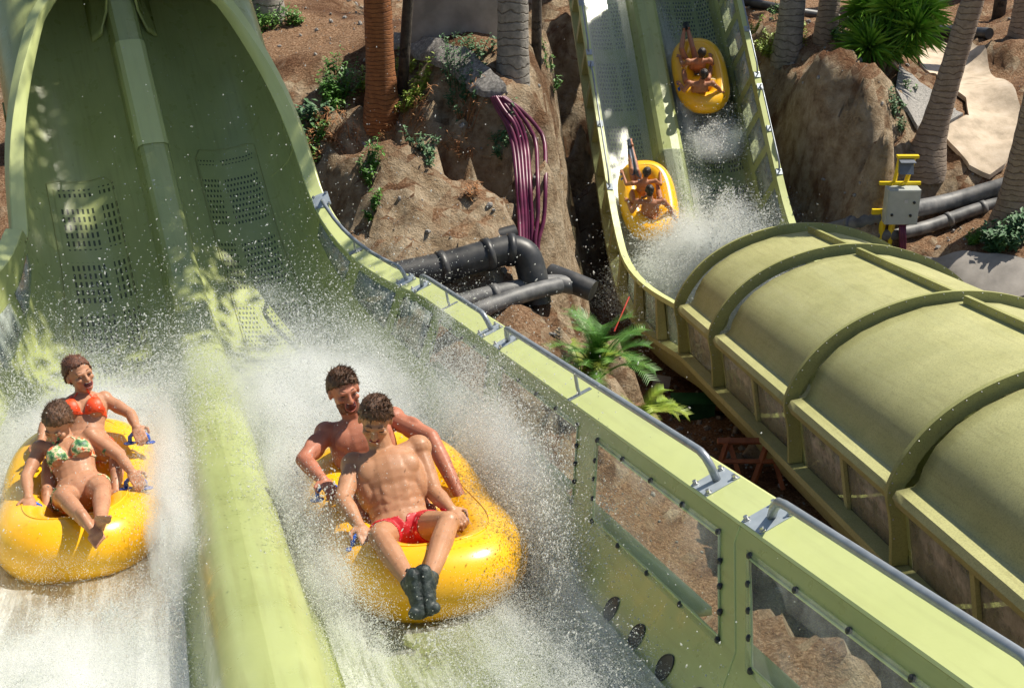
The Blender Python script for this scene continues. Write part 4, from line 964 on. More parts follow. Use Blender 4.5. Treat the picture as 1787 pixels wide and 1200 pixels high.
# ============================================================ PEOPLE
def J(fr, px, py, y): O, X, Y, N = fr; r = U(px, py, 1); return r*((y+O@Y)/(r@Y))
def JZ(fr, px, py, z): O, X, Y, N = fr; r = U(px, py, 1); return r*((z+O@N)/(r@N))
def nz(v): v = np.array(v, float); return v/(np.linalg.norm(v)+1e-9)
class Body:
    def __init__(s): s.bm = bmesh.new()
    def ball(s, c, r, seg=14): bmesh.ops.create_uvsphere(s.bm, u_segments=seg, v_segments=seg*2//3, radius=r, matrix=Matrix.Translation(Vector(c)))
    def ell(s, c, X, Y, Z, seg=18):
        m = Matrix(((X[0], Y[0], Z[0], c[0]), (X[1], Y[1], Z[1], c[1]), (X[2], Y[2], Z[2], c[2]), (0, 0, 0, 1))); bmesh.ops.create_uvsphere(s.bm, u_segments=seg, v_segments=seg*2//3, radius=1, matrix=m)
    def cap(s, a, b, ra, rb, seg=12):
        mb = MB(); a = np.array(a, float); b = np.array(b, float); u = nz(b-a); n = 5; pts = []; rs = []
        for i in range(n): t = pi/2*(i/n); pts.append(a-u*ra*cos(t)); rs.append(max(1e-4, ra*sin(t)))
        pts += [a, b]; rs += [ra, rb]
        for i in range(1, n+1): t = pi/2*(i/n); pts.append(b+u*rb*sin(t)); rs.append(max(1e-4, rb*cos(t)))
        mb.tube(pts, rs, seg); vs = [s.bm.verts.new(v) for v in mb.V]
        for f in mb.F: s.bm.faces.new([vs[i] for i in f])
    def build(s, name, mat, vox, root=None, sm_=6):
        me = bpy.data.meshes.new(name); bmesh.ops.recalc_face_normals(s.bm, faces=s.bm.faces[:]); s.bm.to_mesh(me); s.bm.free(); o = bpy.data.objects.new('tmp', me); C.objects.link(o)
        r = o.modifiers.new('r', 'REMESH'); r.mode = 'VOXEL'; r.voxel_size = vox; r.use_smooth_shade = True
        q = o.modifiers.new('s', 'SMOOTH'); q.iterations = sm_; q.factor = .5
        dg = bpy.context.evaluated_depsgraph_get(); dg.update(); me2 = bpy.data.meshes.new_from_object(o.evaluated_get(dg)); bpy.data.objects.remove(o)
        me2.name = name; me2.materials.clear(); me2.materials.append(mat)
        ob = bpy.data.objects.new(name, me2); C.objects.link(ob); me2.polygons.foreach_set('use_smooth', [True]*len(me2.polygons)); return ob
def patch(body, pred, off, name, mat, jitter=0, thick=True):
    """a garment or hair: the body faces a rule picks, lifted off the skin"""
    me = body.data; n = len(me.vertices); co = np.empty(n*3); me.vertices.foreach_get('co', co); co = co.reshape(-1, 3); no = np.empty(n*3); me.vertices.foreach_get('normal', no); no = no.reshape(-1, 3)
    k = pred(co, no); use = {}; V = []; Fc = []
    for p in me.polygons:
        if all(k[i] for i in p.vertices):
            f = []
            for i in p.vertices:
                if i not in use: use[i] = len(V); V.append(i)
                f.append(use[i])
            Fc.append(tuple(f))
    if not Fc: return None
    idx = np.array(V); P_ = co[idx]+no[idx]*off
    if jitter: P_ = P_+no[idx]*(np.array([mn.noise(Vector(c*38))+.8*mn.noise(Vector((c[0]*130, c[1]*60, c[2]*60)))+.5*mn.noise(Vector(c*170)) for c in co[idx]])*jitter)[:, None]
    o = mesh_obj(name, P_, Fc, mat, body, True)
    if thick: m = o.modifiers.new('t', 'SOLIDIFY'); m.thickness = off*1.3; m.offset = -1
    return o
def hand(B, w, tgt, elbow, sz=1.0, side=1, grip=None):
    """palm at the wrist end, four fingers curled round the grip and a thumb from the palm's side"""
    d = nz(tgt-elbow); g = nz(grip if grip is not None else [1, 0, 0]); g = nz(g-d*(g@d)); nrm = nz(np.cross(g, d))
    if nrm[2] > 0: nrm = -nrm                       # palm side down
    pc = tgt+d*.035*sz; B.ell(pc, g*.040*sz, d*.048*sz, nrm*.016*sz, 12); B.cap(tgt-d*.02, tgt+d*.01, .026*sz, .03*sz)
    for i in range(4):
        b = pc+g*(i-1.5)*.0205*sz+d*.042*sz; l = (.040, .046, .043, .034)[i]*sz; a1 = b+nz(d+nrm*.35)*l; a2 = a1+nz(d*.25+nrm)*l*.7; a3 = a2+nz(-d*.7+nrm*.6)*l*.5; r = .0088*sz
        B.cap(b-d*.02, a1, r*1.08, r, 8); B.cap(a1, a2, r, r*.92, 8); B.cap(a2, a3, r*.92, r*.8, 8)
    t0 = pc-g*side*.034*sz-d*.015*sz; t1 = t0+nz(-g*side*.8+d*.6+nrm*.3)*.036*sz; t2 = t1+nz(d*.9+nrm*.6+g*side*.2)*.028*sz
    B.cap(t0, t1, .012*sz, .0105*sz, 8); B.cap(t1, t2, .0105*sz, .009*sz, 8)
def foot(B, an, toe_dir, up, sz=1.0, toes=True):
    d = nz(toe_dir); u = nz(up-d*(np.array(up)@d)); x = np.cross(d, u); h = an-u*.045*sz-d*.035*sz; ball_ = an-u*.055*sz+d*.125*sz
    B.cap(an, an-u*.03*sz, .038*sz, .036*sz); B.cap(h, an+d*.02*sz-u*.02*sz, .034*sz, .036*sz); B.cap(h, ball_-x*.0, .030*sz, .026*sz); B.cap(an-u*.02*sz, ball_+u*.008, .034*sz, .022*sz); B.cap(ball_-x*.026*sz, ball_+x*.026*sz, .022*sz, .020*sz)
    if toes:
        for i in range(5):
            b = ball_+x*(i-2)*.0165*sz+d*.012*sz; B.cap(b, b+d*(.045-.005*i)*sz, (.0125 if i == 0 else .0095)*sz, (.011 if i == 0 else .0085)*sz, 8)
def person(fr, label, j, mats, face, up_head, vox, sz=1.0, sex='m', mouth=.5, fingers=True, shoes=False, fdir=None, hair='short', grips=None, group='people riding the rafts', eyes=True, toes=(None, None), gaze=0):
    """j: world positions of the joints. face: direction the face looks in; up_head: crown direction"""
    root = empty('person', j['hip'], label, 'person', group); B = Body(); m_ = sex == 'm'
    f = nz(face); u = nz(np.array(up_head)-f*(np.array(up_head)@f)); x = np.cross(u, f)*1.0       # x = subject's left seen from the front -> viewer right
    x = nz(x); h = j['head']; S_ = sz
    # torso frame
    sp = nz(j['neck']-j['hip']); lat = nz(j['shr']-j['shl']); lat = nz(lat-sp*(lat@sp)); fwd = np.cross(sp, lat)
    if fdir is not None and fwd @ np.array(fdir) < 0: fwd = -fwd
    H, Nk = j['hip'], j['neck']; tl = np.linalg.norm(Nk-H); q = lambda a, b=0, c=0: H+sp*tl*a+lat*b+fwd*c
    sw = np.linalg.norm(j['shr']-j['shl'])
    if m_:
        B.ell(q(.02), lat*.165*S_, fwd*.115*S_, sp*.12*S_); B.ell(q(.25), lat*.145*S_, fwd*.10*S_, sp*.15*S_); B.ell(q(.45), lat*.155*S_, fwd*.108*S_, sp*.15*S_); B.ell(q(.68), lat*.178*S_, fwd*.120*S_, sp*.155*S_); B.ell(q(.86), lat*.165*S_, fwd*.095*S_, sp*.085*S_)
        for sg in (-1, 1):
            B.ell(q(.73, sg*.075*S_, .072*S_), lat*.080*S_, fwd*.034*S_, sp*.068*S_)
            B.ell(q(.60, sg*.125*S_, -.01), lat*.055*S_, fwd*.09*S_, sp*.13*S_)
            for k, a in enumerate((.12, .24, .36, .47)): B.ell(q(a, sg*.036*S_, (.082+.006*k)*S_), lat*.034*S_, fwd*.005*S_, sp*.034*S_)
    else:
        B.ell(q(.0), lat*.160*S_, fwd*.112*S_, sp*.12*S_); B.ell(q(.28), lat*.118*S_, fwd*.085*S_, sp*.14*S_); B.ell(q(.50), lat*.122*S_, fwd*.088*S_, sp*.12*S_); B.ell(q(.70), lat*.140*S_, fwd*.095*S_, sp*.14*S_); B.ell(q(.87), lat*.135*S_, fwd*.075*S_, sp*.075*S_)
        for sg in (-1, 1): B.ell(q(.68, sg*.072*S_, .078*S_), lat*.062*S_, fwd*.058*S_, sp*.062*S_)
    # neck + shoulders
    ra = .058 if m_ else .046
    B.cap(Nk-sp*.03, h-u*.055*S_-f*.015*S_, ra*S_*1.08, ra*S_*.95)
    for k in ('l', 'r'):
        sh = j['sh'+k]; B.cap(Nk-sp*.045*S_, sh, (.052 if m_ else .038)*S_, (.060 if m_ else .046)*S_); B.ball(sh, (.071 if m_ else .053)*S_)
        if 'el'+k in j:
            e, hd = j['el'+k], j['ha'+k]; ua, ub, uc = ((.056, .044, .031) if m_ else (.043, .035, .025))
            B.cap(sh, e, ua*S_, ub*S_); mm = sh*.5+e*.5; B.ell(mm, nz(e-sh)*.10*S_, nz(np.cross(e-sh, fwd))*.050*S_*(1 if m_ else .8), nz(np.cross(e-sh, lat))*.050*S_*(1 if m_ else .8)); B.cap(e, e*.6+hd*.4, ub*S_*.98, ub*S_*1.02); B.cap(e*.6+hd*.4, hd, ub*S_*1.0, uc*S_*.92)
            if fingers: hand(B, None, hd, e, S_, 1 if k == 'l' else -1, (grips or {}).get(k))
            else: B.ell(hd+nz(hd-e)*.04, lat*.035*S_, nz(hd-e)*.05*S_, sp*.02*S_)
    # legs
    for k in ('l', 'r'):
        if 'k'+k not in j: continue
        kn = j['k'+k]; hp = H+lat*(.088 if k == 'r' else -.088)*S_-sp*.02; ta, tb = ((.088, .056) if m_ else (.084, .052))
        B.cap(hp, kn, ta*S_, tb*S_); B.ball(hp, ta*1.05*S_)
        if 'a'+k in j:
            an = j['a'+k]; B.ball(kn, tb*1.02*S_); B.cap(kn, kn*.62+an*.38, tb*.92*S_, (.056 if m_ else .050)*S_); B.cap(kn*.62+an*.38, an, (.055 if m_ else .049)*S_, .034*S_)
            td = j.get('t'+k, None); td = (td-an) if td is not None else nz(an-kn)+np.array([0, 0, -.3])
            foot(B, an, td, nz(kn-an), S_*(.98 if shoes else .95), not shoes)
    # head
    B.ell(h+u*.028*S_-f*.012*S_, x*.076*S_, f*.094*S_, u*.092*S_); B.ell(h-u*.035*S_+f*.022*S_, x*.062*S_, f*.066*S_, u*.075*S_); B.ell(h-u*.085*S_+f*.045*S_, x*.040*S_, f*.040*S_, u*.030*S_)
    B.cap(h+u*.012*S_+f*.080*S_-x*.034*S_, h+u*.012*S_+f*.080*S_+x*.034*S_, .016*S_, .016*S_)
    B.cap(h+u*.006*S_+f*.088*S_, h-u*.036*S_+f*.106*S_, .009*S_, .0145*S_, 10)
    for sg in (-1, 1):
        B.ball(h-u*.038*S_+f*.095*S_+x*sg*.012*S_, .009*S_, 8); B.ell(h-u*.025*S_+f*.066*S_+x*sg*.042*S_, x*.020*S_, f*.020*S_, u*.018*S_)
        B.ell(h-u*.005*S_-f*.005*S_+x*sg*.078*S_, x*.010*S_, f*.019*S_, u*.030*S_, 10)
    body = B.build('body', mats['skin'], vox, sm_=5 if vox < .008 else 3)
    body.parent = root; body.matrix_parent_inverse = Matrix.Translation(-root.location)
    Hc = h; hx, hu, hf = x, u, f
    def hl(co): d = co-Hc; return d@hx/S_, d@hu/S_, d@hf/S_
    def hairp(co, no):
        a, b, c = hl(co); inh = (np.abs(a) < .12) & (b > -.09) & (b < .2) & (np.abs(c) < .17)
        line = .058-.9*np.maximum(0, -(c-.035))*1.0 if hair == 'short' else .066-1.6*np.maximum(0, .035-c)
        line = np.where(c < -.055, -.075, line)
        line = line+.016*np.abs(a)/.07*(c > .02)*-1+.010*np.array([mn.noise(Vector(q*55)) for q in co])*(inh)
        return inh & (b > line)
    patch(body, hairp, .012*S_ if hair == 'short' else .010*S_, 'hair', mats['hair'], .005)
    if eyes:
        me = body.data; nv = len(me.vertices); co = np.empty(nv*3); me.vertices.foreach_get('co', co); co = co.reshape(-1, 3); no = np.empty(nv*3); me.vertices.foreach_get('normal', no); no = no.reshape(-1, 3)
        ids = np.nonzero(hairp(co, no))[0]; ids = nr.choice(ids, min(len(ids), 1500), replace=False); mb = MB()
        for i_ in ids:
            n_ = no[i_]; comb = nz(-hf*.8+hu*.1+nr.normal(0, .35, 3)) if hair != 'short' else nz(hf*.5+hx*.25+hu*.1+nr.normal(0, .35, 3))
            lift = .25 if hair != 'short' else .42; a_, b_, c_ = hl(co[i_:i_+1]); ln_ = (.020+.016*nr.random())*S_*(1.15 if b_[0] > .08 else .7); d_ = nz(n_*lift+comb*.7); base = co[i_]+n_*.004
            q_ = nz(np.cross(d_, n_+.01)); w3 = .0042*S_; p3 = nz(np.cross(d_, q_)); mid = base+d_*ln_*.6; tip = base+nz(d_+comb*.5)*ln_
            mb.add([base+q_*w3, base-q_*w3, base+p3*w3, tip], [(0, 1, 3), (1, 2, 3), (2, 0, 3)])
        mb.obj('hair_strands', mats['hair'], body, False)
    if hair == 'bun':
        mb = MB(); cc = h-f*.105*S_+u*.03*S_; mb.ellip(cc, x*.034*S_, f*.036*S_, u*.040*S_, 14, 10); mb.obj('hair_bun', mats['hair'], body)
    if 'beard' in mats:
        def bp(co, no):
            a, b, c = hl(co); return (b < -.040-.35*np.maximum(0, .07-c)+.0) & (b > -.125) & (c > -.01) & (np.abs(a) < .09) & ~((np.abs(a) < .026) & (b > -.088) & (c > .05))
        patch(body, bp, .004*S_, 'beard', mats['beard'], .004)
    if eyes:
        mo = h-u*.062*S_+f*.083*S_
        mb = MB(); mb.ellip(mo+f*.004*S_, x*.024*S_*(1.2 if mouth > .6 else 1.0), u*.026*S_*mouth, f*.012*S_, 16, 10); mt = mb.obj('mouth', M['mouth'], body)
        mb = MB(); ring = [mo+f*.011*S_+x*.026*S_*(1.15 if mouth > .6 else 1.0)*cos(q_)+u*.028*S_*mouth*sin(q_)-f*.008*abs(cos(q_))*S_ for q_ in np.linspace(0, 2*pi, 20, endpoint=False)]; mb.tube(ring, .0034*S_, 6, closed=True); mb.obj('lips', M['lips'], body)
        if mouth > .4: mb = MB(); mb.ellip(mo+f*.0105*S_+u*.017*S_*mouth, x*.018*S_, u*.006*S_, f*.006*S_, 12, 8); mb.obj('teeth', M['teeth'], body)
        for sg in (-1, 1):
            e0 = h-u*.003*S_+f*.082*S_+x*sg*.031*S_; mb = MB(); mb.ellip(e0+u*.0-x*sg*.0, x*.0155*S_, u*.0055*S_, f*.010*S_, 12, 8); mb.obj('eye', M['eye'], body)
            mb = MB(); b0 = h+u*.024*S_+f*.0905*S_; mb.tube([b0+x*sg*.014*S_-u*.004*S_, b0+x*sg*.030*S_+u*.002*S_-f*.003*S_, b0+x*sg*.050*S_-u*.005*S_-f*.016*S_], [.0028*S_, .0036*S_, .002*S_], 6); mb.obj('eyebrow', mats['hair'], body)
    # garments
    def loc_(co): d = co-H; return d@lat/S_, d@sp/tl, d@fwd/S_
    if m_ and mats.get('suit'):
        kr, kl = j.get('kr'), j.get('kl')
        def sp_(co, no):
            a, b, c = loc_(co); k = (b < .10) & (b > -.6) & (np.abs(a) < .26)
            dst = np.full(len(co), 9.)
            for kn, sg in ((kl, -1), (kr, 1)):
                if kn is None: continue
                hp = H+lat*.088*S_*sg-sp*.02; d = nz(kn-hp); t = (co-hp)@d; r = np.linalg.norm(co-hp-np.outer(t, d), axis=1); dst = np.where((r < .15), np.minimum(dst, t), dst)
            return k & (dst < .135*S_)
        patch(body, sp_, .006, 'swim_shorts', mats['suit'])
    elif mats.get('suit'):
        def cup(sg):
            def g(co, no):
                a, b, c = loc_(co); cx_ = .072*sg; da = np.abs(a-cx_); yy = (b-.56)*tl/S_
                return (c > .02) & (yy > 0) & (yy < .135) & (da < .066*(1-yy/.145)+.004)
            return g
        for sg in (-1, 1): patch(body, cup(sg), .004, 'bikini_cup', mats['suit'])
        patch(body, lambda co, no: (lambda a, b, c: (np.abs((b-.56)*tl/S_) < .009) & (np.abs(a) < .2) & (b < .6))(*loc_(co)), .004, 'bikini_band', mats['suit'])
        for sg in (-1, 1):
            def st_(co, no, sg=sg):
                a, b, c = loc_(co); t = (b-.80)/.24; line = .072-.045*np.clip(t, 0, 1); return (b > .78) & (b < 1.02) & (np.abs(a-sg*line) < .008) & (c > 0)
            patch(body, st_, .004, 'bikini_strap', mats['suit'])
        def bt(co, no):
            a, b, c = loc_(co); dst = np.full(len(co), 9.)
            for kn, sg in ((j.get('kl'), -1), (j.get('kr'), 1)):
                if kn is None: continue
                hp = H+lat*.088*S_*sg-sp*.02; d = nz(kn-hp); t = (co-hp)@d; r = np.linalg.norm(co-hp-np.outer(t, d), axis=1); dst = np.where(r < .15, np.minimum(dst, t), dst)
            return (b < .10) & (b > -.4) & (dst < .05) & (np.abs(a) < .24)
        patch(body, bt, .005, 'bikini_bottom', mats['suit'])
    if shoes:
        for k in ('l', 'r'):
            if 'a'+k not in j: continue
            an = j['a'+k]; kn = j['k'+k]; d = nz(an-kn)
            td = j.get('t'+k); axis = nz(td-an) if td is not None else d
            def sp2(co, no, an=an, d=d, axis=axis): v = co-an; t = v@axis; r = np.linalg.norm(v-np.outer(t, axis), axis=1); return ((v@d) > -.035) & (t > -.14) & (t < .26) & (r < .115)
            patch(body, sp2, .009, 'water_shoe', M['shoe'], .003)
    return root, body
def jj(fr, D): return {k: J(fr, *v) for k, v in D.items()}
def wd(fr, x_, y_, z_): O, X, Y, N = fr; return X*x_+Y*y_+N*z_
M1 = jj(RR, dict(head=(655, 732, .10), neck=(668, 790, .13), shl=(618, 812, .15), shr=(730, 782, .15), ell=(598, 872, -.12), hal=(626, 916, -.34), elr=(757, 858, -.06), har=(786, 888, -.26), hip=(702, 922, -.16), kl=(664, 938, -.58), kr=(782, 912, -.56), al=(718, 1020, -1.04), ar=(748, 1012, -1.05), tl=(726, 1085, -1.12), tr=(762, 1080, -1.14)))
M2 = jj(RR, dict(head=(600, 682, .72), neck=(622, 732, .78), shl=(570, 757, .80), shr=(686, 731, .80), ell=(530, 802, .58), hal=(562, 836, .35), elr=(752, 762, .5), har=(806, 872, .12), hip=(655, 850, .62), kl=(622, 868, .18), kr=(716, 850, .18), al=(652, 925, -.05), ar=(752, 905, -.05)))
F1 = jj(RL, dict(head=(101, 738, .18), neck=(118, 774, .2), shl=(70, 782, .2), shr=(158, 760, .2), ell=(46, 832, .0), hal=(50, 868, -.2), elr=(210, 797, .02), har=(230, 824, -.18), hip=(142, 856, -.08), kl=(112, 868, -.50), kr=(178, 860, -.50), al=(148, 908, -.98), ar=(176, 905, -.98), tl=(176, 950, -1.08), tr=(186, 880, -1.16)))
F2 = jj(RL, dict(head=(138, 654, .8), neck=(147, 692, .82), shl=(110, 708, .82), shr=(182, 696, .82), ell=(78, 742, .66), hal=(72, 772, .5), elr=(228, 722, .68), har=(238, 745, .52), hip=(150, 778, .6), kl=(88, 812, .2), kr=(205, 795, .2), al=(84, 868, -.04), ar=(204, 838, -.04)))
for fr, rt, D in ((RR, raftR, M1), (RR, raftR, M2), (RL, raftL, F1), (RL, raftL, F2)):
    for k in ('l', 'r'):
        hnd = D['ha'+k]; e = D['el'+k]; make_handle(rt, fr, hnd+nz(hnd-e)*.055-fr[3]*.03, (1 if k == 'l' else 1, .35 if k == 'l' else -.35, 0))
def gr(fr): return dict(l=fr[1]*1+fr[2]*.35, r=fr[1]*1-fr[2]*.35)
person(RR, 'man in red patterned swim shorts at the front of the right raft', M1, dict(skin=M['skin_tan'], hair=M['hair_brown'], suit=M['shorts']), wd(RR, -.25, -.85, -.42), wd(RR, .08, -.25, 1), .007, sz=1.28, mouth=.25, shoes=True, fdir=wd(RR, 0, -1, .3), grips=gr(RR))
person(RR, 'bearded man shouting with his mouth wide open at the back of the right raft', M2, dict(skin=M['skin_red'], hair=M['hair_brown'], beard=M['beard'], suit=M['dark_swim']), wd(RR, .10, -.98, -.05), wd(RR, -.12, .1, 1), .007, sz=1.27, mouth=1.05, fdir=wd(RR, 0, -1, .3), grips=gr(RR))
person(RL, 'woman in a green floral bikini looking down at the front of the left raft', F1, dict(skin=M['skin_fair'], hair=M['hair_brown'], suit=M['bikini_p']), wd(RL, -.35, -.75, -.62), wd(RL, -.05, -.45, 1), .007, sex='f', sz=1.22, mouth=.25, fdir=wd(RL, 0, -1, .3), hair='bun', grips=gr(RL))
person(RL, 'laughing woman in an orange bikini top at the back of the left raft', F2, dict(skin=M['skin_fair'], hair=M['hair_auburn'], suit=M['bikini_o']), wd(RL, .45, -.88, .12), wd(RL, -.28, .15, 1), .007, sex='f', sz=1.22, mouth=.75, fdir=wd(RL, 0, -1, .3), hair='bun', grips=gr(RL))
def jz(fr, D): return {k: JZ(fr, *v) for k, v in D.items()}
A1 = jz(FA, dict(hip=(1117, 338, .02), neck=(1124, 316, .50), head=(1129, 300, .66), shl=(1104, 320, .46), shr=(1144, 316, .46), ell=(1093, 322, .26), hal=(1087, 303, .24), elr=(1153, 322, .28), har=(1152, 303, .22), kl=(1102, 296, .34), kr=(1112, 298, .36), al=(1098, 256, .36), ar=(1102, 254, .38)))
A2 = jz(FA, dict(hip=(1132, 382, .02), neck=(1136, 350, .48), head=(1133, 331, .66), shl=(1113, 352, .44), shr=(1158, 352, .44), ell=(1103, 369, .26), hal=(1096, 352, .22), elr=(1170, 364, .28), har=(1175, 376, .22), kl=(1105, 350, .26), kr=(1152, 346, .26), al=(1100, 322, .12), ar=(1146, 318, .12)))
B1 = jz(FB, dict(hip=(1212, 122, .02), neck=(1220, 106, .5), head=(1225, 92, .66), shl=(1201, 108, .46), shr=(1238, 106, .46), ell=(1192, 114, .28), hal=(1186, 100, .22), elr=(1243, 112, .3), har=(1240, 98, .24), kl=(1189, 86, .36), kr=(1209, 84, .36), al=(1194, 52, .34), ar=(1200, 50, .36)))
B2 = jz(FB, dict(hip=(1216, 164, .02), neck=(1224, 146, .48), head=(1228, 129, .66), shl=(1203, 146, .44), shr=(1243, 146, .44), ell=(1194, 158, .28), hal=(1186, 146, .2), elr=(1254, 154, .28), har=(1258, 160, .22), kl=(1196, 140, .26), kr=(1236, 138, .26), al=(1190, 112, .12), ar=(1242, 112, .12)))
for fr, rt, D in ((FA, raftA, A1), (FA, raftA, A2), (FB, raftB, B1), (FB, raftB, B2)):
    for k in ('l', 'r'): hnd = D['ha'+k]; make_handle(rt, fr, hnd-fr[3]*.03, (0, 1, 0))
fk = lambda fr, a, b, c: wd(fr, a, b, c)
person(FA, 'dark-haired rider with raised bare feet on the left lane raft of the far slide', A1, dict(skin=M['skin_far'], hair=M['hair_dark'], suit=M['dark_swim']), fk(FA, .4, .85, .1), fk(FA, 0, .1, 1), .010, sex='f', sz=.98, eyes=False, fdir=wd(FA, 0, 1, 0), fingers=True, hair='bun')
person(FA, 'bare-backed rider at the downhill end of the left lane raft on the far slide', A2, dict(skin=M['skin_far'], hair=M['hair_dark'], suit=M['dark_swim']), fk(FA, -.2, .95, .1), fk(FA, 0, .1, 1), .010, eyes=False, fdir=wd(FA, 0, 1, 0), hair='bun')
person(FB, 'rider with dark shoes held up at the uphill end of the highest raft', B1, dict(skin=M['skin_far'], hair=M['hair_dark'], suit=M['dark_swim']), fk(FB, .2, .9, .1), fk(FB, 0, .1, 1), .010, eyes=False, shoes=True, fdir=wd(FB, 0, 1, 0))
person(FB, 'rider half hidden by spray at the downhill end of the highest raft', B2, dict(skin=M['skin_far'], hair=M['hair_dark'], suit=M['dark_swim']), fk(FB, -.2, .95, .1), fk(FB, 0, .1, 1), .010, eyes=False, fdir=wd(FB, 0, 1, 0))

# ============================================================ WATER
def watermat(name, cover, su=.55, sv=7.0, tint=(.94, .97, .94), lo=.45, hi=.72, gain=1.0):
    m, nt, bs, out = newmat(name)
    uvv = coords(nt, 'UV', (su, sv, 1)); a = noise(nt, uvv, 1.6, 9, .62, 1.1); b = noise(nt, coords(nt, 'UV', (su*5, sv*3, 1)), 2.0, 8, .75, .3)
    f = math_(nt, 'ADD', math_(nt, 'MULTIPLY', a, .50), math_(nt, 'ADD', math_(nt, 'MULTIPLY', b, .28), math_(nt, 'MULTIPLY', noise(nt, coords(nt, 'UV', (1, 1.6, 1)), 34, 4, .7), .22)))
    f = math_(nt, 'MULTIPLY', ramp(nt, f, [(0, 0, 0), (1, 1, 1)], [lo, hi]), gain)
    tc = nt.nodes.new('ShaderNodeVertexColor'); tc.layer_name = 'foam'
    f = math_(nt, 'MULTIPLY', f, tc.outputs[0]); f = math_(nt, 'ADD', f, math_(nt, 'MULTIPLY', math_(nt, 'POWER', tc.outputs[0], 2.0), cover), clamp=True)
    tr = nt.nodes.new('ShaderNodeBsdfTransparent'); tr.inputs[0].default_value = (*tint, 1)
    gl = nt.nodes.new('ShaderNodeBsdfGlossy'); gl.inputs['Roughness'].default_value = .28
    fr = nt.nodes.new('ShaderNodeFresnel'); fr.inputs[0].default_value = 1.33
    bp = nt.nodes.new('ShaderNodeBump'); bp.inputs['Strength'].default_value = .6; bp.inputs['Distance'].default_value = .03; nt.links.new(b, bp.inputs['Height'])
    for n_ in (gl, fr): nt.links.new(bp.outputs[0], n_.inputs['Normal'])
    nt.links.new(bp.outputs[0], bs.inputs['Normal'])
    m1 = nt.nodes.new('ShaderNodeMixShader'); nt.links.new(fr.outputs[0], m1.inputs[0]); nt.links.new(tr.outputs[0], m1.inputs[1]); nt.links.new(gl.outputs[0], m1.inputs[2])
    bs.inputs['Base Color'].default_value = (.86, .89, .84, 1); bs.inputs['Roughness'].default_value = .5; bs.inputs['Subsurface Weight'].default_value = .25; bs.inputs['Subsurface Radius'].default_value = (.05, .05, .05); bs.inputs['Subsurface Scale'].default_value = 1
    m2 = nt.nodes.new('ShaderNodeMixShader'); nt.links.new(f, m2.inputs[0]); nt.links.new(m1.outputs[0], m2.inputs[1]); nt.links.new(bs.outputs[0], m2.inputs[2]); nt.links.new(m2.outputs[0], out.inputs[0]); return m
M['water'] = watermat('rushing_water', .22)
M['water2'] = watermat('far_rushing_water', .5, .3, 11.0)
def water(name, P, hf, s0, s1, j0, j1, lift, foamf, mat, label, amp=.03, sub=4):
    st = np.arange(s0, s1+1e-6, .06); V = []; uv = []; fo = []; n = None
    for s in st:
        q = hf(s)[j0:j1+1]; pr = []
        for a, b in zip(q[:-1], q[1:]): pr += [(lerp(a[0], b[0], k/sub), lerp(a[1], b[1], k/sub)) for k in range(sub)]
        pr.append(q[-1]); n = len(pr); acc = 0
        for j, c in enumerate(pr):
            if j: acc += math.hypot(c[0]-pr[j-1][0], c[1]-pr[j-1][1])
            k = foamf(s, c[0]); h = lift+amp*k*(.5+mn.fractal(Vector((s*1.5, c[0]*5, 3)), .9, 2, 4)); h = max(.012, h)
            i0, i1 = max(0, j-1), min(n-1, j+1); dx, dy = pr[i1][0]-pr[i0][0], pr[i1][1]-pr[i0][1]; l = math.hypot(dx, dy)+1e-9; sg = 1 if dx >= 0 else -1
            V.append(W(P, s, c[0]-dy/l*h*sg, c[1]+dx/l*h*sg)); uv.append((s, acc)); fo.append(k)
    Fc = [(i*n+j, i*n+j+1, (i+1)*n+j+1, (i+1)*n+j) for i in range(len(st)-1) for j in range(n-1)]
    o = mesh_obj(name, V, Fc, mat, None, True, uv); ca = o.data.color_attributes.new('foam', 'FLOAT_COLOR', 'POINT'); ca.data.foreach_set('color', np.array([[f, f, f, 1] for f in fo], np.float32).ravel())
    return tag(o, label, 'water', kind='structure')
def g_(x, m, s): return math.exp(-((x-m)/s)**2)
def foamR(s, w_):
    a = .25+.75*g_(s, 9.5, 3.2); a *= .35+.65*sm((14.8-s)/3); e = .55+.6*g_(w_, .45, .35)+.7*g_(w_, 1.9, .45)
    near = .42*(1-sm((s-5.5)/2)); return max(.0, min(1, a*e+near*(.35+.5*g_(w_, .55, .5)+.45*g_(w_, 1.6, .25))))
def foamL(s, w_):
    x = -w_; a = .3+.7*g_(s, 10.5, 3.0); a *= .35+.65*sm((15.2-s)/3); e = .55+.7*g_(x, .4, .35)+.6*g_(x, 1.8, .5)
    near = .46*(1-sm((s-7)/2)); return max(.0, min(1, a*e+near*(.45+.7*g_(x, 1.2, .6))))
water('water', P1, half1, 1.2, 13.9, 5, 10, .02, foamR, M['water'], 'white water rushing up the right lane of the near slide')
water('water', P1, lefthalf, 1.2, 13.5, 5, 11, .02, foamL, M['water'], 'white water rushing up the left lane of the near slide')
def foam2(side):
    def f(s, w_): return min(1, .09+.95*g_(s, 23.7, 1.7)+(.55*g_(s, 29, 3)*g_(w_, -.55, .3) if side > 0 else .10*g_(s, 32, 4)*g_(w_, -1.7, .3)))
    return f
water('water', P2, lambda s: half2(s, 1), 21.5, 35, 3, 9, .03, foam2(1), M['water2'], 'white water in the right lane of the far slide', amp=.05)
water('water', P2, lambda s: half2(s, -1), 21.5, 35, 3, 8, .03, foam2(-1), M['water2'], 'white water in the left lane of the far slide', amp=.05)
water('water', P2, lambda s: [(a, b) for a, b in half2(s, -1)[3::-1]]+half2(s, 1)[1:4], 21.5, 27, 0, 6, .008, lambda s, w_: g_(s, 22.5, 2.6), M['water2'], 'foam running over the divider of the far slide', amp=.04, sub=3)

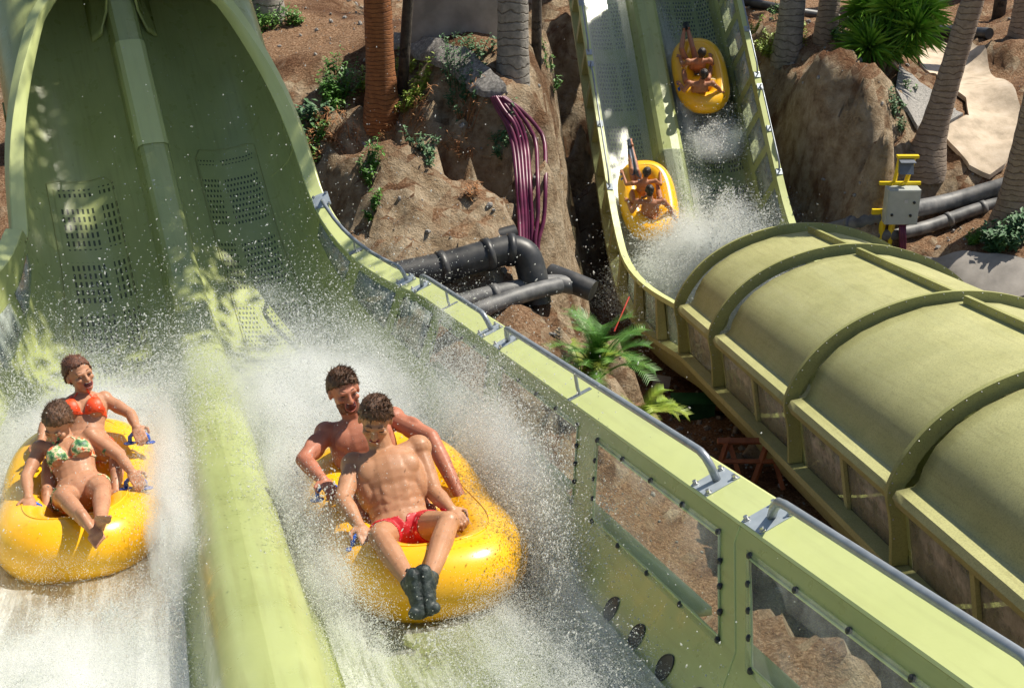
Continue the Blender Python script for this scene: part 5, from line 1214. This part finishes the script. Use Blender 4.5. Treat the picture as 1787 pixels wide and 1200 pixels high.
# ------------------------------------------------------------ spray: droplets in the air
M['drop'] = bpy.data.materials.new('water_droplet'); M['drop'].use_nodes = True
b_ = M['drop'].node_tree.nodes['Principled BSDF']; b_.inputs['Base Color'].default_value = (.86, .88, .86, 1); b_.inputs['Roughness'].default_value = .25
nt_ = M['drop'].node_tree; tl_ = nt_.nodes.new('ShaderNodeBsdfTranslucent'); tl_.inputs[0].default_value = (.86, .88, .86, 1); mx_ = nt_.nodes.new('ShaderNodeMixShader'); mx_.inputs[0].default_value = .5
nt_.links.new(b_.outputs[0], mx_.inputs[1]); nt_.links.new(tl_.outputs[0], mx_.inputs[2]); tt_ = nt_.nodes.new('ShaderNodeBsdfTransparent'); m3_ = nt_.nodes.new('ShaderNodeMixShader'); m3_.inputs[0].default_value = .40; nt_.links.new(mx_.outputs[0], m3_.inputs[1]); nt_.links.new(tt_.outputs[0], m3_.inputs[2]); nt_.links.new(m3_.outputs[0], nt_.nodes['Material Output'].inputs[0])
def droplets(name, pos, size, vel, label):
    n = len(pos); d = vel/np.linalg.norm(vel, axis=1)[:, None]; r_ = nr.normal(size=(n, 3)); x = np.cross(d, r_); x /= np.linalg.norm(x, axis=1)[:, None]; y = np.cross(d, x)
    st = nr.uniform(1.0, 2.4, n)[:, None]*size[:, None]; s_ = size[:, None]
    V = np.stack([pos+d*st, pos+x*s_, pos+(-.5*x+.87*y)*s_, pos+(-.5*x-.87*y)*s_, pos-d*st], 1).reshape(-1, 3)
    f = np.array([[0, 1, 2], [0, 2, 3], [0, 3, 1], [4, 2, 1], [4, 3, 2], [4, 1, 3]]); Fc = (np.arange(n)[:, None, None]*5+f[None]).reshape(-1)
    me = bpy.data.meshes.new(name); me.vertices.add(len(V)); me.vertices.foreach_set('co', V.astype(np.float32).ravel()); nf = n*6
    me.loops.add(nf*3); me.loops.foreach_set('vertex_index', Fc.astype(np.int32)); me.polygons.add(nf); me.polygons.foreach_set('loop_start', np.arange(nf, dtype=np.int32)*3)
    me.update(calc_edges=True); me.materials.append(M['drop']); o = bpy.data.objects.new(name, me); C.objects.link(o); return tag(o, label, 'spray', kind='stuff')
def cloud(P, n, sm_, ss, wm, ws, nm, ns, skew=1.0, floor=-.46, size=(.002, .006), pw=2.2, plane=None):
    s = nr.normal(sm_, ss, n); w_ = nr.normal(wm, ws, n); h = nm+np.abs(nr.normal(0, ns, n))**skew if floor is not None else nr.normal(nm, ns, n)
    # clumps
    k = np.array([mn.noise(Vector((a*2.3, b*3.1, c*3.1))) for a, b, c in zip(s, w_, h)]); ok = (k > nr.uniform(-.45, .45, n)) & (nr.random(n) < .40); s, w_, h = s[ok], w_[ok], h[ok]
    pos = np.array([W(P, a, b, c) for a, b, c in zip(s, w_, h)]); sz = size[0]+(size[1]-size[0])*nr.random(len(s))**pw; return pos, sz
parts = []
Q = lambda *a, **k: parts.append(cloud(*a, **k))
# arc thrown up behind both rafts
Q(P1, 46000, 11.6, 1.0, .9, .75, -.35, .50, size=(.003, .010)); Q(P1, 30000, 12.6, 1.1, .3, 1.2, -.2, .65, size=(.003, .011)); Q(P1, 24000, 12.2, .9, -1.0, .6, -.35, .5, size=(.003, .010))
# walls of spray beside the rafts
Q(P1, 26000, 9.3, 1.5, .42, .16, -.35, .33); Q(P1, 24000, 10.0, 1.3, -.40, .15, -.38, .34); Q(P1, 34000, 8.8, 1.3, 1.85, .16, -.35, .42); Q(P1, 14000, 10.4, 1.0, 1.7, .3, -.3, .55); Q(P1, 16000, 7.0, .9, 1.78, .12, -.40, .22)
Q(P1, 9000, 9.4, 1.4, -1.85, .12, -.40, .35); Q(P1, 13000, 7.4, .9, .50, .14, -.42, .18); Q(P1, 16000, 6.8, 1.0, -1.0, .5, -.46, .14); Q(P1, 9000, 5.9, .8, 1.2, .5, -.46, .12)
# fine drops over riders and rafts
Q(P1, 7000, 7.9, .7, 1.1, .5, -.2, .45, size=(.0015, .005)); Q(P1, 5000, 9.4, .7, -1.0, .4, -.2, .4, size=(.0015, .005)); Q(P1, 3500, 14.0, 1.6, 1.2, 1.2, .2, 1.1, size=(.003, .009)); Q(P1, 1500, 16.0, 1.5, 1.0, 1.2, .0, .8, size=(.003, .008))
def streams(P, n, k, s_, w_, h_, v, dv, tm=.5, size=(.0015, .0065)):
    po, si, ve = [], [], []
    for _ in range(n):
        s0_, w0_, h0_ = nr.uniform(*s_), nr.uniform(*w_), nr.uniform(*h_); p, T, L, N = P(s0_); p0 = W(P, s0_, w0_, h0_); vv = np.array(v)+nr.normal(size=3)*np.array(dv); v0 = T*vv[0]+L*vv[1]+N*vv[2]
        T_ = tm*nr.uniform(.5, 1.1); t = T_*nr.random(k)**nr.uniform(.6, 1.2); fan = np.cross(v0, nr.normal(size=3)); fan = fan/np.linalg.norm(fan)*nr.uniform(.1, .55)
        j = nr.normal(size=(k, 1))*fan*t[:, None]+nr.normal(size=(k, 3))*(.012+.13*t[:, None]); g = np.array([0, 0, -10.])
        po.append(p0+v0*t[:, None]+.5*g*t[:, None]**2+j); ve.append(v0+g*t[:, None]+nr.normal(size=(k, 3))*.6); si.append((size[0]+(size[1]-size[0])*nr.random(k)**2.4)*nr.uniform(.7, 1.3))
    return np.concatenate(po), np.concatenate(si), np.concatenate(ve)
ST = [streams(P1, 150, 320, (7.4, 10.2), (.42, .60), (-.45, -.3), (1.6, -.7, 2.0), (1.0, .35, .7)), streams(P1, 190, 330, (7.0, 10.0), (1.62, 1.8), (-.45, -.3), (1.6, .35, 2.6), (1.1, .25, .9)),
      streams(P1, 170, 330, (9.6, 11.2), (.5, 1.7), (-.45, -.25), (2.2, .0, 3.0), (1.1, .9, .9)), streams(P1, 130, 330, (11.0, 12.2), (-1.6, -.4), (-.45, -.25), (1.9, .0, 2.6), (1.0, .8, .8)),
      streams(P1, 150, 320, (8.8, 11.4), (-.52, -.38), (-.45, -.3), (1.5, .55, 2.0), (1.0, .3, .7)), streams(P1, 90, 300, (8.6, 11.5), (-1.8, -1.6), (-.45, -.3), (1.5, -.2, 1.9), (1.0, .2, .6)),
      streams(P1, 70, 280, (5.4, 7.2), (.8, 1.8), (-.48, -.4), (-.6, .3, .9), (.8, .6, .4), .35), streams(P1, 90, 280, (5.0, 8.4), (-1.7, -.5), (-.48, -.4), (-.8, -.2, .9), (.8, .6, .4), .35)]
vel_ = []
for p_ in ST: parts.append(p_[:2])
pos = np.concatenate([p[0] for p in parts]); sz = np.concatenate([p[1] for p in parts]); vl = nr.normal(0, .5, pos.shape)+np.array([.1, -.8, .45]); ns_ = sum(len(p_[0]) for p_ in ST); vl[len(pos)-ns_:] = np.concatenate([p_[2] for p_ in ST])
droplets('water_spray', pos, sz, vl, 'white spray thrown up around the two nearest rafts')
parts = []
Q(P2, 90000, 23.8, .75, -.8, .75, -1.05, .55, size=(.005, .024)); Q(P2, 30000, 24.3, .7, .1, .55, -1.1, .35, size=(.005, .02)); Q(P2, 5000, 28.2, .9, -.45, .3, -1.1, .3, size=(.006, .016)); Q(P2, 7000, 27.2, .35, .1, .35, -1.0, .3, size=(.006, .018)); Q(P2, 6000, 30.0, 1.6, .2, .5, -1.2, .35, size=(.006, .016))
pos = np.concatenate([p[0] for p in parts]); sz = np.concatenate([p[1] for p in parts])
S2 = [streams(P2, 120, 260, (23, 25.2), (-1.7, .2), (-1.2, -1.1), (-1.5, .2, 3.2), (1.3, 1.2, .9), .5, (.005, .02)), streams(P2, 60, 200, (27, 28.6), (-.6, .5), (-1.2, -1.1), (1.0, .2, 1.6), (1.0, .5, .6), .4, (.005, .014))]
for p_ in S2: pos = np.concatenate([pos, p_[0]]); sz = np.concatenate([sz, p_[1]])
droplets('water_spray', pos, sz, nr.normal(0, .5, pos.shape)+np.array([.1, -.6, .3]), 'white spray where the far slide dips into the covered tube')

# ------------------------------------------------------------ mist hanging in the spray
def mist(P, s, w_, n, R3, dens, label='fine white mist above the rushing water'):
    p, T, L, N = P(s); c = W(P, s, w_, n)
    bm = bmesh.new(); bmesh.ops.create_icosphere(bm, subdivisions=3, radius=1.0); m, nt, bs, out = newmat('mist'); nt.nodes.remove(bs)
    tc = nt.nodes.new('ShaderNodeTexCoord'); ln = nt.nodes.new('ShaderNodeVectorMath'); ln.operation = 'LENGTH'; nt.links.new(tc.outputs['Object'], ln.inputs[0])
    fall = ramp(nt, ln.outputs['Value'], [(1, 1, 1), (.45,)*3, (0, 0, 0)], [0, .5, .97])
    mp = nt.nodes.new('ShaderNodeMapping'); nt.links.new(tc.outputs['Object'], mp.inputs[0]); mp.inputs['Scale'].default_value = (R3[1], R3[0]*.5, R3[2]); mp.inputs['Location'].default_value = (s, w_, n)
    nn = ramp(nt, noise(nt, mp.outputs[0], 3.2, 5, .6, .4), [(0, 0, 0), (1, 1, 1)], [.40, .66])
    pv = nt.nodes.new('ShaderNodeVolumePrincipled'); pv.inputs['Color'].default_value = (1, 1, 1, 1); pv.inputs['Anisotropy'].default_value = -.25
    nt.links.new(math_(nt, 'MULTIPLY', math_(nt, 'MULTIPLY', fall, nn), dens), pv.inputs['Density']); nt.links.new(pv.outputs[0], out.inputs['Volume'])
    o = bm_obj('mist', bm, m); o.matrix_world = Matrix(((L[0]*R3[1], T[0]*R3[0], N[0]*R3[2], c[0]), (L[1]*R3[1], T[1]*R3[0], N[1]*R3[2], c[1]), (L[2]*R3[1], T[2]*R3[0], N[2]*R3[2], c[2]), (0, 0, 0, 1)))
    return tag(o, label, 'mist', kind='stuff')
for args, lb in (((P1, 11.4, .9, -.15, (1.9, .95, .55), 9), 'white mist thrown up behind the two men'), ((P1, 11.6, -1.0, -.2, (1.6, .8, .5), 7), 'white mist thrown up behind the two women'),
                 ((P1, 9.2, .45, -.25, (2.2, .26, .42), 9), 'white mist between the divider and the right raft'), ((P1, 9.9, -.38, -.25, (2.2, .26, .42), 9), 'white mist between the left raft and the divider'),
                 ((P1, 9.0, 1.85, -.10, (2.0, .24, .50), 6), 'white mist climbing the window wall beside the right raft'), ((P1, 6.8, 1.75, -.3, (1.4, .16, .22), 3), 'thin mist along the jets ahead of the right raft'), ((P1, 6.6, -1.1, -.42, (1.8, .8, .22), 8), 'low mist ahead of the left raft'),
                 ((P2, 23.8, -.8, -.85, (1.6, 1.4, .8), 26), 'dense white mist where the far slide dips into the tube'), ((P2, 27.2, .05, -.85, (.6, .6, .35), 8), 'white mist under the highest raft'), ((P2, 28.6, -.5, -.9, (1.6, .25, .3), 5), 'mist between the highest raft and the far divider')): mist(*args, label=lb)

# ------------------------------------------------------------ the finest droplets: a veil of small spheres
gn = bpy.data.node_groups.new('droplet_points', 'GeometryNodeTree'); gn.interface.new_socket('Geometry', in_out='INPUT', socket_type='NodeSocketGeometry'); gn.interface.new_socket('Geometry', in_out='OUTPUT', socket_type='NodeSocketGeometry')
gi = gn.nodes.new('NodeGroupInput'); go = gn.nodes.new('NodeGroupOutput'); mp_ = gn.nodes.new('GeometryNodeMeshToPoints'); na = gn.nodes.new('GeometryNodeInputNamedAttribute'); na.data_type = 'FLOAT'; na.inputs['Name'].default_value = 'rad'; sm3 = gn.nodes.new('GeometryNodeSetMaterial'); sm3.inputs['Material'].default_value = M['drop']
gn.links.new(gi.outputs[0], mp_.inputs['Mesh']); gn.links.new(na.outputs['Attribute'], mp_.inputs['Radius']); gn.links.new(mp_.outputs[0], sm3.inputs['Geometry']); gn.links.new(sm3.outputs[0], go.inputs[0])
def fine(name, P, lobes, label, srange):
    g = np.arange(srange[0], srange[1], .1); F_ = [P(x) for x in g]; arr = [np.array([f[i] for f in F_]) for i in range(4)]; po, ra = [], []
    for n, s0, ss, w0, ws, h0, hs, (r0, r1) in lobes:
        n = int(n*2.1)
        nk = max(10, n//2500); ks = nr.normal(s0, ss*.75, nk); kw = nr.normal(w0, ws*.75, nk); kh = h0+np.abs(nr.normal(0, hs*.75, nk)); i = nr.integers(0, nk, n); q = nr.uniform(.25, .8, nk)[i]
        s_ = ks[i]+nr.normal(0, ss*.55, n)*q; w_ = kw[i]+nr.normal(0, ws*.55, n)*q; h_ = np.maximum(h0, kh[i]+nr.normal(0, hs*.5, n)*q); s_ = np.clip(s_, g[0], g[-1])
        I = [np.stack([np.interp(s_, g, a[:, c]) for c in range(3)], 1) for a in arr]; po.append(I[0]+I[2]*w_[:, None]+I[3]*h_[:, None]); ra.append(r0+(r1-r0)*nr.random(n)**2)
    po = np.concatenate(po); ra = np.concatenate(ra); me = bpy.data.meshes.new(name); me.vertices.add(len(po)); me.vertices.foreach_set('co', po.astype(np.float32).ravel()); at = me.attributes.new('rad', 'FLOAT', 'POINT'); at.data.foreach_set('value', ra.astype(np.float32)); me.update()
    o = bpy.data.objects.new(name, me); C.objects.link(o); md = o.modifiers.new('points', 'NODES'); md.node_group = gn; me.materials.append(M['drop']); return tag(o, label, 'spray', kind='stuff')
sz1 = (.0008, .0026)
fine('fine_spray', P1, [(230000, 11.3, .9, .95, .65, -.40, .55, sz1), (110000, 12.4, .9, .1, .9, -.3, .5, sz1), (110000, 11.8, .8, -1.05, .55, -.40, .5, sz1), (120000, 9.2, 1.3, .46, .13, -.44, .30, sz1), (130000, 9.9, 1.2, -.42, .12, -.44, .30, sz1),
                        (210000, 8.9, 1.4, 1.82, .16, -.44, .48, sz1), (60000, 9.4, 1.2, -1.8, .12, -.42, .35, sz1), (60000, 6.4, 1.1, 1.5, .25, -.46, .16, sz1), (70000, 6.6, 1.0, -1.0, .5, -.47, .14, sz1), (40000, 7.6, .8, .55, .15, -.45, .2, sz1)], 'finest droplets veiling the two nearest rafts', (.6, 20))
fine('fine_spray', P2, [(330000, 23.9, .75, -.8, .75, -1.15, .75, (.0035, .009)), (60000, 24.4, .6, .1, .6, -1.2, .35, (.003, .007)), (30000, 27.3, .3, .05, .35, -1.15, .3, (.002, .006)), (30000, 28.8, 1.2, -.5, .14, -1.2, .2, (.002, .005))], 'finest droplets over the foot of the far slide', (21.4, 35))
